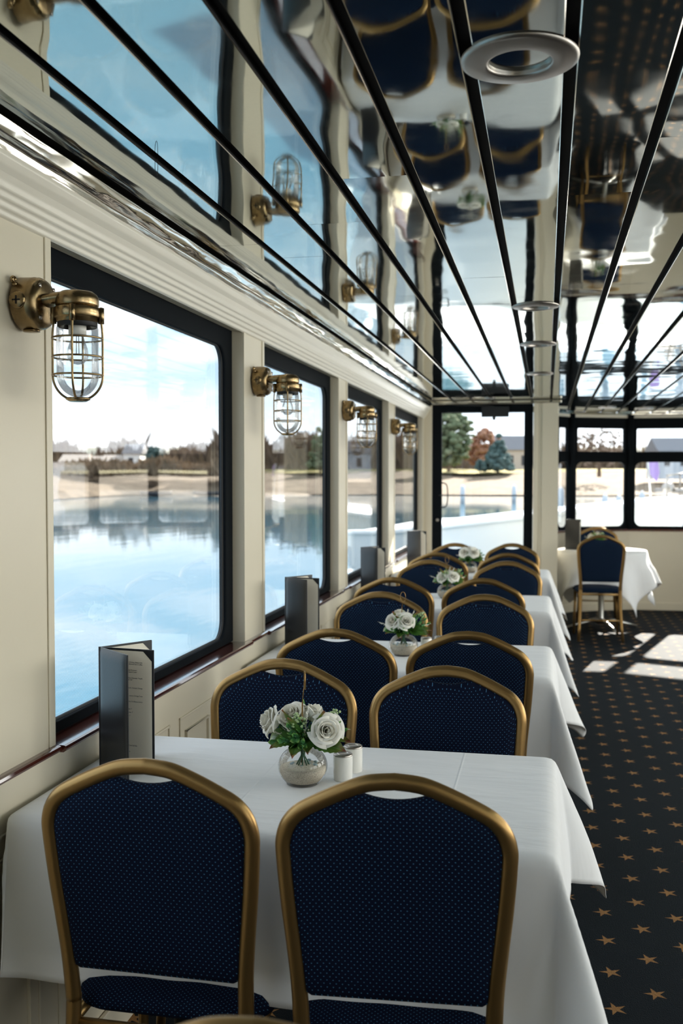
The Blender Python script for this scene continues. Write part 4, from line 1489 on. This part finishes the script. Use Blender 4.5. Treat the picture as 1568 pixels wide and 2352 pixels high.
M_wh = mat('white_siding', (.85, .84, .82), .8)
house(178, 171, 2.0, 4.2, 3.4, M_housew, M_housew, 'pale gabled house at the left beyond the first window')
house(226, 171, 2.1, 3.0, 3.0, M_housew, M_housew, 'small peach house between the two others beyond the first window')
house(270, 171, 2.0, 4.0, 3.3, M_housew, M_housew, 'peach house left of the dark evergreen beyond the first window')
house(312, 172, 2.8, 2.8, 4.4, M_wh, M_roof, 'white house just left of the dark evergreen')
house(1195, 205, 2.5, 12, 7.5, M_housew, M_roof, 'low brown building behind trees, right side of the door glass')
house(1650, 150, 2.2, 20, 5.2, mat('grey_shingle_wall', (.45, .47, .5), .8), M_roof, 'long grey-roofed building beyond the right bow window')

# pilings
for i, (px, d, h, w_, lab) in enumerate([(1062, 95, 1.9, .45, 'left white piling seen through the door glass'), (1180, 98, 1.9, .45, 'right white piling seen through the door glass'),
                                         (1288, 60, 2.1, .35, 'pale piling close to the white column, bow side'), (1389, 40, 2.0, .25, 'white piling in the middle bow window pane'),
                                         (1421, 60, 1.5, .35, 'short grey piling near right edge of the middle bow pane'), (1474, 55, 1.9, .3, 'dark leaning piling in the right bow pane'), (1559, 30, 2.0, .22, 'tall white piling at the far right edge of the bow glass')]):
    h *= .8
    t = MB().lathe([(0, 0), (w_ / 2, 0), (w_ / 2, h), (w_ * .35, h + .12), (0, h + .25)], 14).build('piling', M_post, loc=out(px, d, WZ))
    tag(t, lab, 'piling', 'mooring pilings outside')
for (px, d, lab) in [(358, 128, 'dark rowing boat on the far bank, left one'), (478, 131, 'dark rowing boat on the far bank, right one')]:
    mb = MB()
    vs = []; n = 11
    for i in range(n):
        u = i / (n - 1) * 2 - 1; wd = .7 * math.sqrt(max(0, 1 - u * u)) + .02
        for (a, b) in ((-1, .55), (-.7, 0), (.7, 0), (1, .55)):
            vs.append((u * 2.2, a * wd, b + .15 * u * u))
    fs = [(i * 4 + k, i * 4 + k + 1, i * 4 + k + 5, i * 4 + k + 4) for i in range(n - 1) for k in range(3)]
    o = mb.add(vs, fs).build('rowing_boat', M_dark, loc=out(px, d, WZ + .02))
    o.modifiers.new('s', 'SOLIDIFY').thickness = .05
    tag(o, lab, 'boat', 'dark small boats at the far bank')


# moored white yacht right ahead
def yacht():
    t = empty('white_yacht', (0, 0, WZ))
    vs = []; fs = []
    bowp = Vector((1.78, 13.0, 0)); ax = Vector((-1, .13, 0)).normalized(); nn = Vector((ax.y, -ax.x, 0))    # nn: across
    if nn.y > 0: nn = -nn
    N = 26; LEN = 3.95
    secs = [(1.0, 1.0), (.95, .80), (.80, .50), (.60, .22), (.35, .02)]   # width factor, height factor
    for i in range(N + 1):
        u = i / N
        L = u * LEN
        half = 1.75 * (1 - (1 - min(1, L / 2.9)) ** 2.0)
        top = 2.24 - .34 * min(1, L / 3.4) - .18 * min(1, L / 8)
        ring_ = []
        for s in (1, -1):
            lst = secs if s == 1 else list(reversed(secs))
            for wf, hf in lst:
                rake = (1 - hf) * .75 * max(0, 1 - u * 3)
                ring_.append(bowp + ax * (L + rake) + nn * (s * half * (wf if u > .02 else wf)) + Vector((0, 0, top * hf - (0 if hf > .1 else .3))))
        vs += ring_
    n = len(secs) * 2
    for i in range(N):
        for k in range(n - 1):
            fs.append((i * n + k, (i + 1) * n + k, (i + 1) * n + k + 1, i * n + k + 1))
        fs.append((i * n + n - 1, (i + 1) * n + n - 1, (i + 1) * n, i * n))     # deck
    fs.append(tuple(N * n + k for k in range(n)))
    h = MB().add([tuple(v) for v in vs], fs).build('hull', M_hull, t)
    em = h.modifiers.new('e', 'EDGE_SPLIT'); em.split_angle = .7
    # rub rail
    for s in (1, -1):
        pts = [Vector(vs[i * n + (0 if s == 1 else n - 1)]) for i in range(N + 1)]
        MB().tube([tuple(p) for p in pts], .035, 8).build('rub_rail', M_hull, t)
    rl = MB()
    for s in (1, -1):
        pts = [Vector(vs[i * n + (0 if s == 1 else n - 1)]) + Vector((0, 0, .0)) - nn * (s * .12) for i in range(0, 3)]
        top = [p + Vector((0, 0, .30)) for p in pts]
        rl.tube([tuple(p) for p in top], .014, 6)
        for a, b in zip(pts, top): rl.tube([tuple(a), tuple(b)], .012, 6)
    rl.build('bow_rail', M_nickel, t)
    a = bowp + Vector((-.1, -.05, 2.24))
    an = MB().tube([tuple(a + Vector((.35, -.1, .06))), tuple(a + Vector((-.35, .05, .06)))], .045, 8).sphere(tuple(a + Vector((.2, -.02, .12))), .09).sphere(tuple(a + Vector((-.2, .0, .1))), .08)
    an.build('anchor_roller', M_nickel, t)
    fp = MB().tube([tuple(a + Vector((-.38, .3, 0))), tuple(a + Vector((-.42, .3, .55)))], .012, 6).build('flagpole', M_silver, t)
    MB().add([tuple(a + Vector(q)) for q in ((-.42, .3, .54), (-.40, .3, .28), (-.30, .33, .18), (-.27, .31, .30), (-.30, .28, .46))], [(0, 1, 2, 3, 4)]).build('flag', M_flag, fp)
    return t


tag(yacht(), 'big white yacht moored directly outside the door and bow windows', 'yacht')
